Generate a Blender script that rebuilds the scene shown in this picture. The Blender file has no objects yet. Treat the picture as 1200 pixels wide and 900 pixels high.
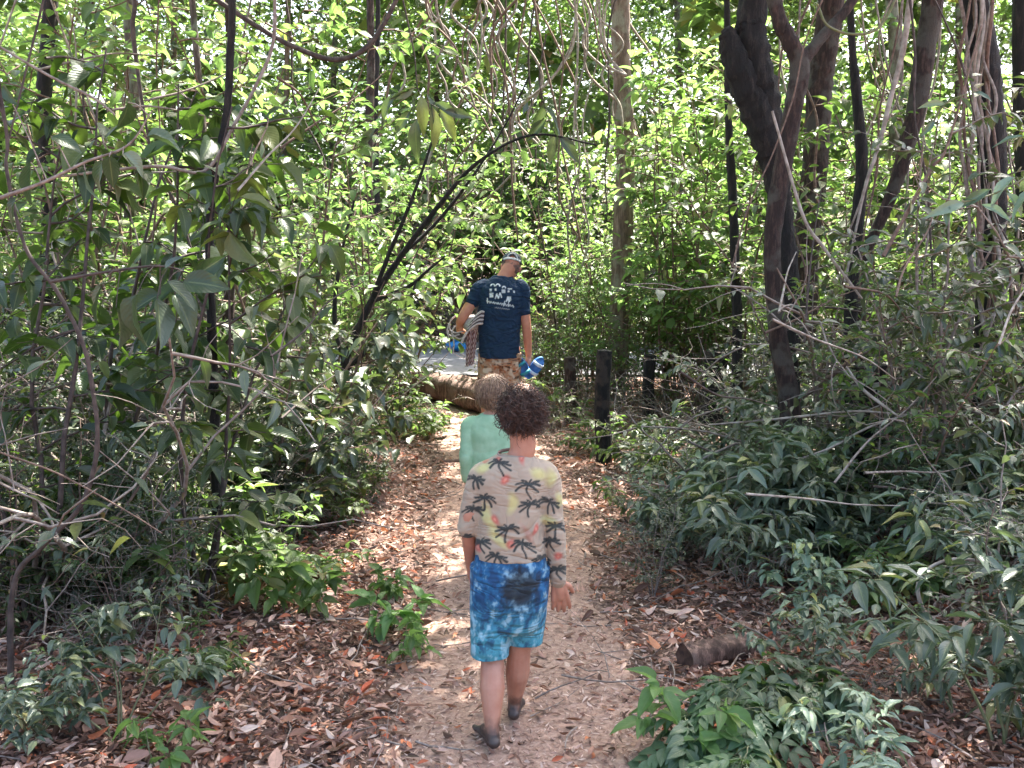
import bpy, math, random
import numpy as np

SC = bpy.context.scene
COL = SC.collection
R = math.radians

# ------------------------------------------------------------------ camera
FPX, HZ, CAMH = 1200.0, 292.0, 1.7
PITCH = math.atan((450 - HZ) / FPX)
cam = bpy.data.cameras.new('camera')
cam.sensor_width = 36.0
cam.lens = 36.0
cam.clip_start = 0.05
cam.clip_end = 900
camo = bpy.data.objects.new('camera', cam)
COL.objects.link(camo)
camo.location = (0, 0, CAMH)
camo.rotation_euler = (R(90) - PITCH, 0, 0)
SC.camera = camo

# ------------------------------------------------------------------ light
SUN = np.array([0.24, 0.42, 0.87]); SUN = SUN / np.linalg.norm(SUN)
ELEV = math.asin(SUN[2])
AZ = math.atan2(SUN[0], SUN[1])
w = bpy.data.worlds.new('World'); SC.world = w; w.use_nodes = True
wn = w.node_tree
sky = wn.nodes.new('ShaderNodeTexSky'); sky.sky_type = 'NISHITA'; sky.sun_disc = False
sky.sun_elevation = ELEV; sky.sun_rotation = AZ
sky.air_density = 1.0; sky.dust_density = 5.0; sky.ozone_density = 1.0
bg = wn.nodes['Background']; bg.inputs['Strength'].default_value = 0.13
wn.links.new(sky.outputs[0], bg.inputs[0])
sl = bpy.data.lights.new('sun', 'SUN'); sl.energy = 5.0; sl.angle = R(0.53); sl.color = (1, .95, .86)
so = bpy.data.objects.new('sun', sl); COL.objects.link(so)
so.rotation_euler = (math.acos(SUN[2]), 0, math.atan2(SUN[1], SUN[0]) + R(90))
SC.view_settings.view_transform = 'Standard'
SC.view_settings.look = 'None'
SC.view_settings.exposure = 2.65
SC.view_settings.gamma = 1.0
cy = SC.cycles
cy.max_bounces = 8; cy.diffuse_bounces = 5; cy.glossy_bounces = 2; cy.transmission_bounces = 5
cy.transparent_max_bounces = 4; cy.caustics_reflective = False; cy.caustics_refractive = False
cy.sample_clamp_indirect = 6.0
cy.use_denoising = True

# ------------------------------------------------------------------ helpers
def at(px, py, D):
    """world point seen at picture position (1200x900 frame) at ground distance D"""
    a = (px - 600) / FPX; b = (450 - py) / FPX
    c, s = math.cos(PITCH), math.sin(PITCH)
    d = np.array([a, c + b * s, b * c - s])
    return np.array([0, 0, CAMH]) + d * (D / d[1])

def gd(py):
    """ground distance of the floor seen at picture height py"""
    return CAMH / math.tan(math.atan((py - 450) / FPX) + PITCH)

def proj(W):
    c, s = math.cos(PITCH), math.sin(PITCH); y, z = W[:, 1], W[:, 2] - CAMH
    d = y * c - z * s; return 600 + FPX * W[:, 0] / d, 450 - FPX * (y * s + z * c) / d

def gh(x, y):
    """height of the forest floor"""
    x = np.asarray(x, float); y = np.asarray(y, float)
    cx = pathx(y)
    off = np.abs(x - cx)
    bank = np.clip(off - 0.7, 0, 6) * 0.05
    n = 0.030 * np.sin(x * 2.1 + 0.7) * np.cos(y * 1.7) + 0.018 * np.sin(x * 5.3 + y * 3.1) + 0.012 * np.cos(y * 6.1 - x * 4.0)
    k = np.clip((off - 0.25) / 0.8, 0, 1)
    far = np.clip((13.0 - y) / 1.5, 0, 1)
    return (bank + n * k) * far + 0.006 * np.sin(x * 9) * np.sin(y * 7)

def pathx(y):
    y = np.asarray(y, float)
    return 0.06 * np.sin(y * 0.8) - 0.75 * np.clip((y - 6.0) / 6.0, 0, 1.3) ** 1.3 + 0.05

def tag(o, label=None, cat=None, group=None, kind=None):
    if label: o['label'] = label
    if cat: o['category'] = cat
    if group: o['group'] = group
    if kind: o['kind'] = kind
    return o

def empty(name, loc=(0, 0, 0), rz=0.0, sc=1.0):
    o = bpy.data.objects.new(name, None); COL.objects.link(o)
    o.location = [float(v) for v in loc]; o.rotation_euler = (0, 0, rz)
    o.scale = (sc, sc, sc) if np.isscalar(sc) else sc
    o.empty_display_size = 0.1
    return o

def link(name, me, parent=None):
    o = bpy.data.objects.new(name, me); COL.objects.link(o)
    if parent is not None: o.parent = parent
    return o

def mesh(name, V, F, m=None, smooth=True, attrs=None):
    """V (n,3); F (m,4) quads (or (m,3))"""
    V = np.asarray(V, np.float32); F = np.asarray(F, np.int32)
    me = bpy.data.meshes.new(name)
    k = F.shape[1]
    me.vertices.add(len(V)); me.vertices.foreach_set('co', V.ravel())
    me.loops.add(F.size); me.loops.foreach_set('vertex_index', F.ravel())
    me.polygons.add(len(F))
    me.polygons.foreach_set('loop_start', np.arange(0, F.size, k, dtype=np.int32))
    me.polygons.foreach_set('loop_total', np.full(len(F), k, np.int32))
    me.polygons.foreach_set('use_smooth', np.full(len(F), smooth, bool))
    if attrs:
        for an, (typ, data) in attrs.items():
            a = me.attributes.new(an, typ, 'POINT')
            key = {'FLOAT': 'value', 'FLOAT_VECTOR': 'vector', 'FLOAT_COLOR': 'color'}[typ]
            a.data.foreach_set(key, np.asarray(data, np.float32).ravel())
    me.update(); me.validate()
    if m: me.materials.append(m)
    return me

class Acc:
    """collects pieces of one mesh"""
    def __init__(s): s.V = []; s.F = []; s.n = 0; s.A = []
    def add(s, V, F, A=None):
        V = np.asarray(V, float); s.V.append(V); s.F.append(np.asarray(F, np.int64) + s.n); s.n += len(V)
        s.A.append(np.zeros((len(V), 3)) if A is None else A)
    def mesh(s, name, m, smooth=True):
        return mesh(name, np.vstack(s.V), np.vstack(s.F), m, smooth, {'lv': ('FLOAT_VECTOR', np.vstack(s.A))})

def nrm(v):
    v = np.asarray(v, float)
    return v / (np.linalg.norm(v, axis=-1, keepdims=True) + 1e-12)

def smooth_path(pts, n):
    """Catmull-Rom through the points"""
    P = np.asarray(pts, float)
    if len(P) < 3:
        t = np.linspace(0, 1, n)[:, None]; return P[0] * (1 - t) + P[-1] * t
    Q = np.vstack([2 * P[0] - P[1], P, 2 * P[-1] - P[-2]])
    m = len(P) - 1
    T = np.linspace(0, m - 1e-6, n); i = T.astype(int); t = (T - i)[:, None]
    p0, p1, p2, p3 = Q[i], Q[i + 1], Q[i + 2], Q[i + 3]
    return 0.5 * ((2 * p1) + (-p0 + p2) * t + (2 * p0 - 5 * p1 + 4 * p2 - p3) * t ** 2 + (-p0 + 3 * p1 - 3 * p2 + p3) * t ** 3)

def frames(P):
    T = np.gradient(P, axis=0); T = nrm(T)
    U = np.zeros_like(P)
    a = np.array([1., 0, 0]) if abs(T[0][0]) < .8 else np.array([0, 1., 0])
    u = nrm(a - np.dot(a, T[0]) * T[0])
    for i in range(len(P)):
        u = nrm(u - np.dot(u, T[i]) * T[i]); U[i] = u
    return T, U, np.cross(T, U)

def tube(P, rad, k=6, rb=None, cap=False, lump=0.0, rng=None, flute=None):
    P = np.asarray(P, float); n = len(P)
    rad = np.broadcast_to(np.asarray(rad, float), (n,)).copy()
    rb = rad if rb is None else np.broadcast_to(np.asarray(rb, float), (n,))
    T, U, W = frames(P)
    if cap:
        a0 = []; 
        for s in (0.94, 0.75, 0.4, 0.05):
            a0.append(s)
        h = [math.sqrt(1 - s * s) for s in a0]
        pre = [P[0] - T[0] * rad[0] * q for q in h][::-1]; post = [P[-1] + T[-1] * rad[-1] * q for q in h]
        P = np.vstack([pre, P, post])
        ra = np.concatenate([[rad[0] * s for s in a0[::-1]], rad, [rad[-1] * s for s in a0]])
        rbb = np.concatenate([[rb[0] * s for s in a0[::-1]], rb, [rb[-1] * s for s in a0]])
        U = np.vstack([[U[0]] * 4, U, [U[-1]] * 4]); W = np.vstack([[W[0]] * 4, W, [W[-1]] * 4])
        rad, rb = ra, rbb; n = len(P)
    th = np.arange(k) / k * 2 * math.pi
    m = np.ones((n, k))
    if lump and rng is not None:
        m += lump * rng.standard_normal((n, k))
    if flute is not None: m *= (1 + flute[1] * np.cos(th * flute[0]))[None, :]
    V = P[:, None, :] + (np.cos(th)[None, :, None] * U[:, None, :] * (rad[:, None] * m)[:, :, None]) + (np.sin(th)[None, :, None] * W[:, None, :] * (np.asarray(rb)[:, None] * m)[:, :, None])
    V = V.reshape(-1, 3)
    i = np.arange(n - 1)[:, None] * k; j = np.arange(k)[None, :]; j2 = (j + 1) % k
    F = np.stack([i + j, i + j2, i + k + j2, i + k + j], -1).reshape(-1, 4)
    if cap:   # close the tiny end rings
        V = np.vstack([V, P[0], P[-1]]); a = len(V) - 2; b = len(V) - 1
        e = []
        for q in range(0, k, 2):
            e.append([a, (q + 2) % k, (q + 1) % k, q]); o = (n - 1) * k
            e.append([b, o + q, o + (q + 1) % k, o + (q + 2) % k])
        F = np.vstack([F, e])
    return V, F

# ------------------------------------------------------------------ materials
def nodes(name):
    m = bpy.data.materials.new(name); m.use_nodes = True
    nt = m.node_tree; nt.nodes.clear()
    out = nt.nodes.new('ShaderNodeOutputMaterial')
    return m, nt, out

def nd(nt, typ, props=None, **inp):
    n = nt.nodes.new('ShaderNode' + typ)
    for k, v in (props or {}).items(): setattr(n, k, v)
    for k, v in inp.items():
        key = int(k[1:]) if k[0] == '_' and k[1:].isdigit() else k.replace('_', ' ')
        s = n.inputs[key]
        if hasattr(v, 'links') or isinstance(v, bpy.types.NodeSocket): nt.links.new(v, s)
        else: s.default_value = v
    return n

def ramp(nt, fac, stops, mode='LINEAR'):
    n = nt.nodes.new('ShaderNodeValToRGB'); n.color_ramp.interpolation = mode
    el = n.color_ramp.elements
    while len(el) < len(stops): el.new(0.5)
    for e, (p, c) in zip(el, stops): e.position = p; e.color = (*c, 1)
    nt.links.new(fac, n.inputs[0])
    return n.outputs[0]

def math_(nt, op, a, b=None, c=None, clamp=False):
    n = nt.nodes.new('ShaderNodeMath'); n.operation = op; n.use_clamp = clamp
    for i, v in enumerate((a, b, c)):
        if v is None: continue
        if isinstance(v, bpy.types.NodeSocket): nt.links.new(v, n.inputs[i])
        else: n.inputs[i].default_value = v
    return n.outputs[0]

def mix(nt, fac, a, b, blend='MIX'):
    n = nt.nodes.new('ShaderNodeMix'); n.data_type = 'RGBA'; n.blend_type = blend
    for i, v in ((0, fac), (6, a), (7, b)):
        if isinstance(v, bpy.types.NodeSocket): nt.links.new(v, n.inputs[i])
        else: n.inputs[i].default_value = v if i == 0 else (*v, 1)
    return n.outputs[2]

def leaf_mat(name, stops, trans=0.35, tcol=(0.30, 0.50, 0.04), rough=0.42, rib=(0.25, 0.30, 0.12), spec=0.5, vein=1.0):
    m, nt, out = nodes(name)
    a = nd(nt, 'Attribute', {'attribute_name': 'lv'})
    sp = nd(nt, 'SeparateXYZ', None, Vector=a.outputs['Vector'])
    u, v, r = sp.outputs
    oi = nd(nt, 'ObjectInfo')
    col = ramp(nt, r, stops)
    hs = nd(nt, 'HueSaturation', None, Color=col)
    nt.links.new(math_(nt, 'MULTIPLY_ADD', oi.outputs['Random'], 0.05, 0.472), hs.inputs['Hue'])
    nt.links.new(math_(nt, 'MULTIPLY_ADD', math_(nt, 'FRACT', math_(nt, 'MULTIPLY', oi.outputs['Random'], 7.31)), 0.80, 0.62), hs.inputs['Value'])
    au = math_(nt, 'ABSOLUTE', u)
    ribm = math_(nt, 'LESS_THAN', au, 0.07)
    tex = nd(nt, 'TexCoord')
    nz = nd(nt, 'TexNoise', None, Vector=tex.outputs['Object'], Scale=70.0, Detail=2.0)
    c2 = mix(nt, math_(nt, 'MULTIPLY', ribm, 0.4), hs.outputs[0], rib)
    c3 = mix(nt, math_(nt, 'MULTIPLY', nz.outputs[0], 0.45), c2, (0.02, 0.03, 0.01))
    ph = math_(nt, 'SUBTRACT', math_(nt, 'MULTIPLY', v, 58.0), math_(nt, 'MULTIPLY', au, 20.0))
    hgt = math_(nt, 'MULTIPLY', math_(nt, 'SINE', ph), 0.5)
    hgt = math_(nt, 'ADD', hgt, math_(nt, 'MULTIPLY', nz.outputs[0], 2.0))
    bp = nd(nt, 'Bump', None, Strength=0.35 * vein, Distance=0.0015, Height=hgt)
    pb = nd(nt, 'BsdfPrincipled', None, Base_Color=c3, Roughness=rough, Normal=bp.outputs[0])
    pb.inputs['Specular IOR Level'].default_value = spec
    tc = mix(nt, 0.5, c3, tcol)
    tr = nd(nt, 'BsdfTranslucent', None, Color=tc)
    ms = nd(nt, 'MixShader', None, _0=trans, _1=pb.outputs[0], _2=tr.outputs[0])
    nt.links.new(ms.outputs[0], out.inputs[0])
    return m

def bark_mat(name, a, b, lichen=None, scale=9.0, strength=0.7, rough=0.85):
    m, nt, out = nodes(name)
    tex = nd(nt, 'TexCoord')
    mp = nd(nt, 'Mapping', None, Vector=tex.outputs['Object'])
    mp.inputs['Scale'].default_value = (1, 1, 0.22)
    n1 = nd(nt, 'TexNoise', None, Vector=mp.outputs[0], Scale=scale * 3, Detail=6.0, Roughness=0.7)
    n2 = nd(nt, 'TexNoise', None, Vector=tex.outputs['Object'], Scale=scale * 0.5, Detail=4.0)
    wv = nd(nt, 'VectorMath', {'operation': 'MULTIPLY_ADD'}, _0=n1.outputs['Color'], _1=(.12, .12, .25), _2=mp.outputs[0])
    vo = nd(nt, 'TexVoronoi', {'feature': 'DISTANCE_TO_EDGE'}, Vector=wv.outputs[0], Scale=scale * 3.0)
    c = ramp(nt, n1.outputs[0], [(0.36, tuple(x * .55 for x in a)), (0.50, a), (0.66, b)])
    if lichen:
        c = mix(nt, ramp(nt, n2.outputs[0], [(0.52, (0, 0, 0)), (0.60, (1, 1, 1))]), c, lichen)
    c = mix(nt, ramp(nt, vo.outputs[0], [(0.0, (.45, .45, .45)), (0.07, (0, 0, 0))]), c, tuple(x * .5 for x in a))
    h = math_(nt, 'ADD', n1.outputs[0], math_(nt, 'MULTIPLY', vo.outputs[0], 1.2, clamp=True))
    bp = nd(nt, 'Bump', None, Strength=strength, Distance=0.022, Height=h)
    pb = nd(nt, 'BsdfPrincipled', None, Base_Color=c, Roughness=rough, Normal=bp.outputs[0])
    nt.links.new(pb.outputs[0], out.inputs[0])
    return m

def plain(name, col, rough=0.7, col2=None, scale=30.0, bump=0.0, spec=0.4, sheen=0.0, sub=0.0, dist=0.004, detail=3.0, lo=.35, hi=.65):
    m, nt, out = nodes(name)
    tex = nd(nt, 'TexCoord')
    n1 = nd(nt, 'TexNoise', None, Vector=tex.outputs['Object'], Scale=scale, Detail=detail)
    c = ramp(nt, n1.outputs[0], [(lo, col), (hi, col2 or tuple(x * .8 for x in col))])
    pb = nd(nt, 'BsdfPrincipled', None, Base_Color=c, Roughness=rough)
    pb.inputs['Specular IOR Level'].default_value = spec
    if sheen: pb.inputs['Sheen Weight'].default_value = sheen
    if sub: pb.inputs['Subsurface Weight'].default_value = sub; pb.inputs['Subsurface Scale'].default_value = 0.02
    if bump:
        bp = nd(nt, 'Bump', None, Strength=bump, Distance=dist, Height=n1.outputs[0]); nt.links.new(bp.outputs[0], pb.inputs['Normal'])
    nt.links.new(pb.outputs[0], out.inputs[0])
    return m

def vcol_mat(name, rough=0.85, weave=900.0, noise=0.25, sheen=0.15, spec=0.2, wr=0.25):
    """printed cloth: the print is a point attribute"""
    m, nt, out = nodes(name)
    a = nd(nt, 'Attribute', {'attribute_name': 'print'})
    tex = nd(nt, 'TexCoord')
    n1 = nd(nt, 'TexNoise', None, Vector=tex.outputs['Object'], Scale=22.0, Detail=5.0)
    n2 = nd(nt, 'TexNoise', None, Vector=tex.outputs['Object'], Scale=weave, Detail=1.0)
    c = mix(nt, math_(nt, 'MULTIPLY', n1.outputs[0], noise), a.outputs['Color'], (0.1, 0.08, 0.07))
    mp = nd(nt, 'Mapping', None, Vector=tex.outputs['Object']); mp.inputs['Rotation'].default_value = (0, .6, 0); mp.inputs['Scale'].default_value = (1.0, 1.0, 2.0)
    n3 = nd(nt, 'TexNoise', None, Vector=mp.outputs[0], Scale=7.0, Detail=2.0, Distortion=.9)
    fold = math_(nt, 'ABSOLUTE', math_(nt, 'SUBTRACT', n3.outputs[0], .5))
    bp = nd(nt, 'Bump', None, Strength=min(1.0, wr * 3), Distance=0.05, Height=fold)
    bp2 = nd(nt, 'Bump', None, Strength=0.2, Distance=0.0006, Height=n2.outputs[0], Normal=bp.outputs[0])
    pb = nd(nt, 'BsdfPrincipled', None, Base_Color=c, Roughness=rough, Normal=bp2.outputs[0])
    pb.inputs['Sheen Weight'].default_value = sheen; pb.inputs['Specular IOR Level'].default_value = spec
    nt.links.new(pb.outputs[0], out.inputs[0])
    return m

M = {}
M['leaf_dark'] = leaf_mat('leaf_dark', [(0, (.016, .032, .012)), (.5, (.036, .064, .024)), (.85, (.075, .110, .045)), (1, (.17, .20, .05))], .24, (.18, .36, .02), .42, spec=.5)
M['leaf_bough'] = leaf_mat('leaf_bough', [(0, (.016, .034, .014)), (.5, (.036, .066, .028)), (.8, (.07, .10, .055)), (1, (.18, .23, .17))], .16, (.10, .22, .03), .40, spec=.5)
M['leaf_grey'] = leaf_mat('leaf_grey', [(0, (.024, .038, .022)), (.35, (.052, .075, .046)), (.7, (.090, .112, .075)), (.88, (.15, .165, .12)), (.94, (.22, .25, .07)), (1, (.22, .13, .07))], .20, (.24, .40, .06), .33, spec=.7)
M['leaf_mid'] = leaf_mat('leaf_mid', [(0, (.035, .062, .022)), (.4, (.070, .110, .040)), (.8, (.125, .175, .060)), (.93, (.26, .28, .08)), (1, (.30, .15, .06))], .38, (.30, .56, .09), .45)
M['leaf_bright'] = leaf_mat('leaf_bright', [(0, (.060, .110, .028)), (.5, (.105, .190, .055)), (.9, (.17, .27, .085)), (1, (.42, .34, .12))], .42, (.40, .70, .16), .42)
M['leaf_teal'] = leaf_mat('leaf_teal', [(0, (.055, .095, .060)), (.4, (.105, .160, .105)), (.85, (.19, .245, .17)), (.95, (.25, .30, .12)), (1, (.34, .30, .08))], .18, (.24, .42, .10), .36, spec=.7)
M['leaf_lobed'] = leaf_mat('leaf_lobed', [(0, (.030, .068, .034)), (.6, (.065, .120, .062)), (.88, (.12, .175, .09)), (1, (.36, .36, .10))], .25, (.2, .42, .05), .36, spec=.6)
M['litter'] = leaf_mat('litter', [(0, (.035, .018, .015)), (.16, (.105, .050, .034)), (.34, (.25, .130, .088)), (.54, (.40, .23, .165)), (.70, (.52, .345, .27)), (.86, (.66, .52, .43)), (.92, (.48, .20, .085)), (1, (.46, .11, .045))], .12, (.45, .20, .08), .62, rib=(.34, .22, .15), spec=.35)
M['litter'].node_tree.nodes  # dry leaves, brown to pinkish tan
M['debris'] = leaf_mat('debris', [(0, (.10, .055, .045)), (.3, (.31, .185, .135)), (.65, (.50, .34, .27)), (1, (.70, .55, .46))], .05, (.4, .25, .1), .75, rib=(.4, .28, .2), spec=.25)
M['bark_tan'] = bark_mat('bark_tan', (.17, .115, .088), (.34, .25, .20), (.27, .26, .20), 8, .5)
M['bark_red'] = bark_mat('bark_red', (.045, .024, .020), (.135, .078, .062), (.10, .085, .07), 12, .8)
M['bark_dark'] = bark_mat('bark_dark', (.014, .011, .011), (.055, .040, .036), None, 9, .9)
M['bark_grey'] = bark_mat('bark_grey', (.11, .085, .07), (.27, .225, .20), (.22, .24, .18), 11, .7)
M['char'] = bark_mat('char', (.010, .009, .010), (.038, .032, .032), (.07, .05, .04), 14, .9)
M['twig_grey'] = plain('twig_grey', (.30, .25, .22), .8, (.15, .11, .09), 40, .4)
M['twig_brown'] = plain('twig_brown', (.10, .060, .045), .8, (.20, .13, .10), 40, .4)
M['twig_dark'] = plain('twig_dark', (.035, .024, .022), .75, (.09, .065, .055), 30, .4)
M['twig_green'] = plain('twig_green', (.10, .13, .05), .7, (.19, .17, .10), 30, .3)
M['vine_pale'] = plain('vine_pale', (.38, .33, .29), .75, (.20, .16, .13), 25, .4)
M['log'] = bark_mat('log', (.12, .068, .050), (.36, .22, .165), (.22, .15, .12), 11, .5)
M['log_cut'] = plain('log_cut', (.13, .07, .05), .85, (.05, .028, .022), 40, .6)

# ------------------------------------------------------------------ leaves
def leaf_template(rows, cols, prof, fold=0.25, droop=0.25, curl=0.0, twist=0.0, wave=0.0, seed=0):
    t = np.linspace(0, 1, rows + 1); u = np.linspace(-1, 1, cols + 1)
    wd = prof(t)
    rg = np.random.default_rng(seed)
    X = u[None, :] * wd[:, None] * 0.5
    Y = np.repeat(t[:, None], cols + 1, 1)
    Z = fold * np.abs(u)[None, :] * wd[:, None] * 0.5 - droop * (t ** 2)[:, None] + curl * (u[None, :] ** 2) * wd[:, None]
    Z = Z + wave * np.sin(t * 14 + seed)[:, None] * np.abs(u)[None, :] * 0.15
    Xr = X * np.cos(twist * t)[:, None]; Z = Z + X * np.sin(twist * t)[:, None]
    V = np.stack([Xr, Y, Z], -1).reshape(-1, 3)
    A = np.stack([np.repeat(u[None, :], rows + 1, 0), Y], -1).reshape(-1, 2)
    c = cols + 1
    F = [[i * c + j, i * c + j + 1, (i + 1) * c + j + 1, (i + 1) * c + j] for i in range(rows) for j in range(cols)]
    return V, np.array(F), A

ov = lambda t: np.maximum(np.sin(math.pi * np.clip(t, 0, 1) ** 0.72) ** 0.85, 0.02)
lan = lambda t: np.maximum(np.sin(math.pi * np.clip(t, 0, 1) ** 0.80), 0.02)
obo = lambda t: np.maximum(np.sin(math.pi * np.clip(t, 0, 1) ** 1.15) ** 0.8, 0.02)
lob = lambda t: np.maximum(np.sin(math.pi * np.clip(t, 0, 1) ** 0.75) * (0.22 + 0.78 * np.abs(np.sin(t * math.pi * 4.0 + .3)) ** .6), 0.03)

def tset(rows, cols, prof, n=5, fold=(.1, .4), droop=(.0, .45), curl=(0, 0), twist=(-.25, .25), wave=0, seed=1):
    rg = np.random.default_rng(seed); o = []
    for k in range(n):
        o.append(leaf_template(rows, cols, prof, rg.uniform(*fold), rg.uniform(*droop), rg.uniform(*curl), rg.uniform(*twist), wave, k))
    return o
T_OV = tset(5, 2, ov); T_OVH = tset(8, 4, ov, 8, droop=(.05, .5), fold=(.1, .5), wave=.14); T_LAN = tset(5, 2, lan, droop=(.1, .55)); T_LANH = tset(8, 4, lan, droop=(.1, .5), wave=.12)
T_LOB = tset(26, 4, lob, droop=(.1, .45), wave=.3); T_FAR = tset(2, 1, lan, fold=(0, 0)); T_MID = tset(3, 2, ov)
T_DRY = tset(5, 2, lan, 10, fold=(-.28, .28), droop=(-.35, .35), curl=(-.22, .22), twist=(-.25, .25), seed=5)
T_CHIP = tset(2, 1, lan, 6, fold=(-.2, .2), droop=(-.2, .2), twist=(-.3, .3), seed=6)

def pinnate(k, seed):
    rg = np.random.default_rng(seed); V = []; F = []; A = []; n = 0
    for q in range(k * 2 + 1):
        t = .22 + .62 * (q // 2) / k; s = -1 if q % 2 else 1; an = s * (.95 - .3 * t)
        if q == k * 2: t, an = .80, 0.0
        v, f, a = leaf_template(5, 2, lan, .2, rg.uniform(.15, .4), 0, rg.uniform(-.2, .2))
        l = .38 * (1.1 - .5 * abs(t - .5)); v = v * [l * .42 * 1.25, l, l]
        c, sn = math.cos(an), math.sin(an)
        v = np.stack([v[:, 0] * c + v[:, 1] * sn, -v[:, 0] * sn + v[:, 1] * c + t, v[:, 2] - .28 * t * t], 1)
        V.append(v); F.append(f + n); A.append(a); n += len(v)
    v, f, a = leaf_template(6, 1, lambda t: np.full_like(t, .02), 0, .28, 0, 0)
    v = v * [1, .85, 1]; V.append(v); F.append(f + n); A.append(a * 0)
    V = np.vstack(V); V[:, 0] *= 1.75
    return V, np.vstack(F), np.vstack(A)
T_PIN = [pinnate(3 + i % 2, i) for i in range(5)]

def leaves(acc, P, D, N, L, W, tmpl, rng):
    P = np.asarray(P, float); n = len(P)
    if not n: return
    Y = nrm(D); N = np.asarray(N, float)
    Z = nrm(N - (N * Y).sum(1, keepdims=True) * Y); X = np.cross(Y, Z)
    L = np.broadcast_to(L, (n,)); W = np.broadcast_to(W, (n,)); r = rng.random(n)
    pick = rng.integers(0, len(tmpl), n)
    for k, (tv, tf, ta) in enumerate(tmpl):
        s = np.where(pick == k)[0]
        if not len(s): continue
        V = P[s][:, None] + tv[None, :, 0:1] * (W[s][:, None, None] * X[s][:, None]) + tv[None, :, 1:2] * (L[s][:, None, None] * Y[s][:, None]) + tv[None, :, 2:3] * (L[s][:, None, None] * Z[s][:, None])
        F = tf[None] + (np.arange(len(s)) * len(tv))[:, None, None]
        A = np.concatenate([np.broadcast_to(ta[None], (len(s), len(tv), 2)), np.broadcast_to(r[s][:, None, None], (len(s), len(tv), 1))], -1)
        acc.add(V.reshape(-1, 3), F.reshape(-1, 4), A.reshape(-1, 3))

def wander(rng, p, d, length, n, wig=0.15, grav=0.0):
    """a wandering polyline"""
    d = nrm(d); P = [np.array(p, float)]; s = length / n
    for i in range(n):
        d = nrm(d + rng.standard_normal(3) * wig + np.array([0, 0, grav]))
        P.append(P[-1] + d * s)
    return np.array(P)

def foliate(rng, P, n, side_amt, up, LL, ratio, droop, out, jit=0.25, whorl=False):
    """hang n leaves along polyline P, alternately on both sides"""
    T = nrm(np.gradient(P, axis=0)); m = len(P)
    for i in range(n):
        f = (0.12 + 0.88 * (i + rng.random() * .5) / n) * (m - 1); f = min(f, m - 1.001); k = int(f); a = f - k
        p = P[k] * (1 - a) + P[k + 1] * a; t = T[k]
        s = np.cross(t, [0, 0, 1.0]); 
        if np.linalg.norm(s) < .2: s = np.array([math.cos(i * 2.4), math.sin(i * 2.4), 0])
        s = nrm(s) * (1 if i % 2 else -1)
        if whorl: s = np.array([math.cos(i * 2.4), math.sin(i * 2.4), 0.1])
        d = t * (1 - side_amt) + s * side_amt + rng.standard_normal(3) * jit + np.array([0, 0, -droop])
        nn = np.array([0, 0, 1.0]) * up + rng.standard_normal(3) * jit
        l = LL * rng.uniform(.45, 1.22)
        out[0].append(p + nrm(d) * l * 0.1); out[1].append(d); out[2].append(nn); out[3].append(l); out[4].append(l * ratio * rng.uniform(.85, 1.1))

def shrub(seed, h, spread, nstem, nbr, leafL, ratio, nleaf, tmpl, lmat, smat, droop=.15, lean=.35, side=.65, r0=.011, up=1.0, jit=.28, twl=.35, low=.15, wig=.16, arch=-.02, bare=0):
    """returns (stem mesh, foliage mesh) of one shrub standing at the origin"""
    rng = np.random.default_rng(seed)
    st, out = Acc(), ([], [], [], [], [])
    for s in range(nstem):
        a = rng.random() * 6.283; b = np.array([math.cos(a), math.sin(a), 0]) * spread * .12 * rng.random()
        d = np.array([math.cos(a) * lean, math.sin(a) * lean, 1]) + rng.standard_normal(3) * .1
        H = h * rng.uniform(.7, 1.08)
        P = wander(rng, b, d, H, 9, wig * .7, arch)
        P[0][2] -= .05
        st.add(*tube(P, np.linspace(r0, r0 * .25, len(P)), 5))
        for q in range(nbr):
            f = low + (1 - low) * (q + rng.random()) / nbr; k = min(int(f * 9), 8)
            p = P[k] + (P[k + 1] - P[k]) * rng.random()
            a2 = a + rng.normal() * 1.3
            d2 = np.array([math.cos(a2), math.sin(a2), rng.uniform(-.1, .7)])
            ln = spread * rng.uniform(.35, 1.0) * (1.1 - .5 * f)
            B = wander(rng, p, d2, ln, 6, wig, arch)
            st.add(*tube(B, np.linspace(r0 * .45, r0 * .14, len(B)), 4))
            foliate(rng, B, nleaf, side, up, leafL, ratio, droop, out, jit)
            for z in range(2):
                kk = rng.integers(1, 5); d3 = nrm(B[kk + 1] - B[kk]) + rng.standard_normal(3) * .7; d3[2] = abs(d3[2]) * .5 - droop * .3
                C = wander(rng, B[kk], d3, twl * rng.uniform(.5, 1) * spread, 4, wig, arch)
                st.add(*tube(C, np.linspace(r0 * .22, r0 * .1, len(C)), 3))
                if rng.random() > bare: foliate(rng, C, max(3, int(nleaf * .6)), side, up, leafL, ratio, droop, out, jit)
    fo = Acc(); leaves(fo, out[0], out[1], out[2], np.array(out[3]), np.array(out[4]), tmpl, rng)
    return st.mesh('stem', M[smat]), fo.mesh('foliage', M[lmat])

# name: list of (stem, foliage) meshes
def variants(n, **k):
    return [shrub(seed=k.get('seed0', 0) * 100 + i, **{a: b for a, b in k.items() if a != 'seed0'}) for i in range(n)]

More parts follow.
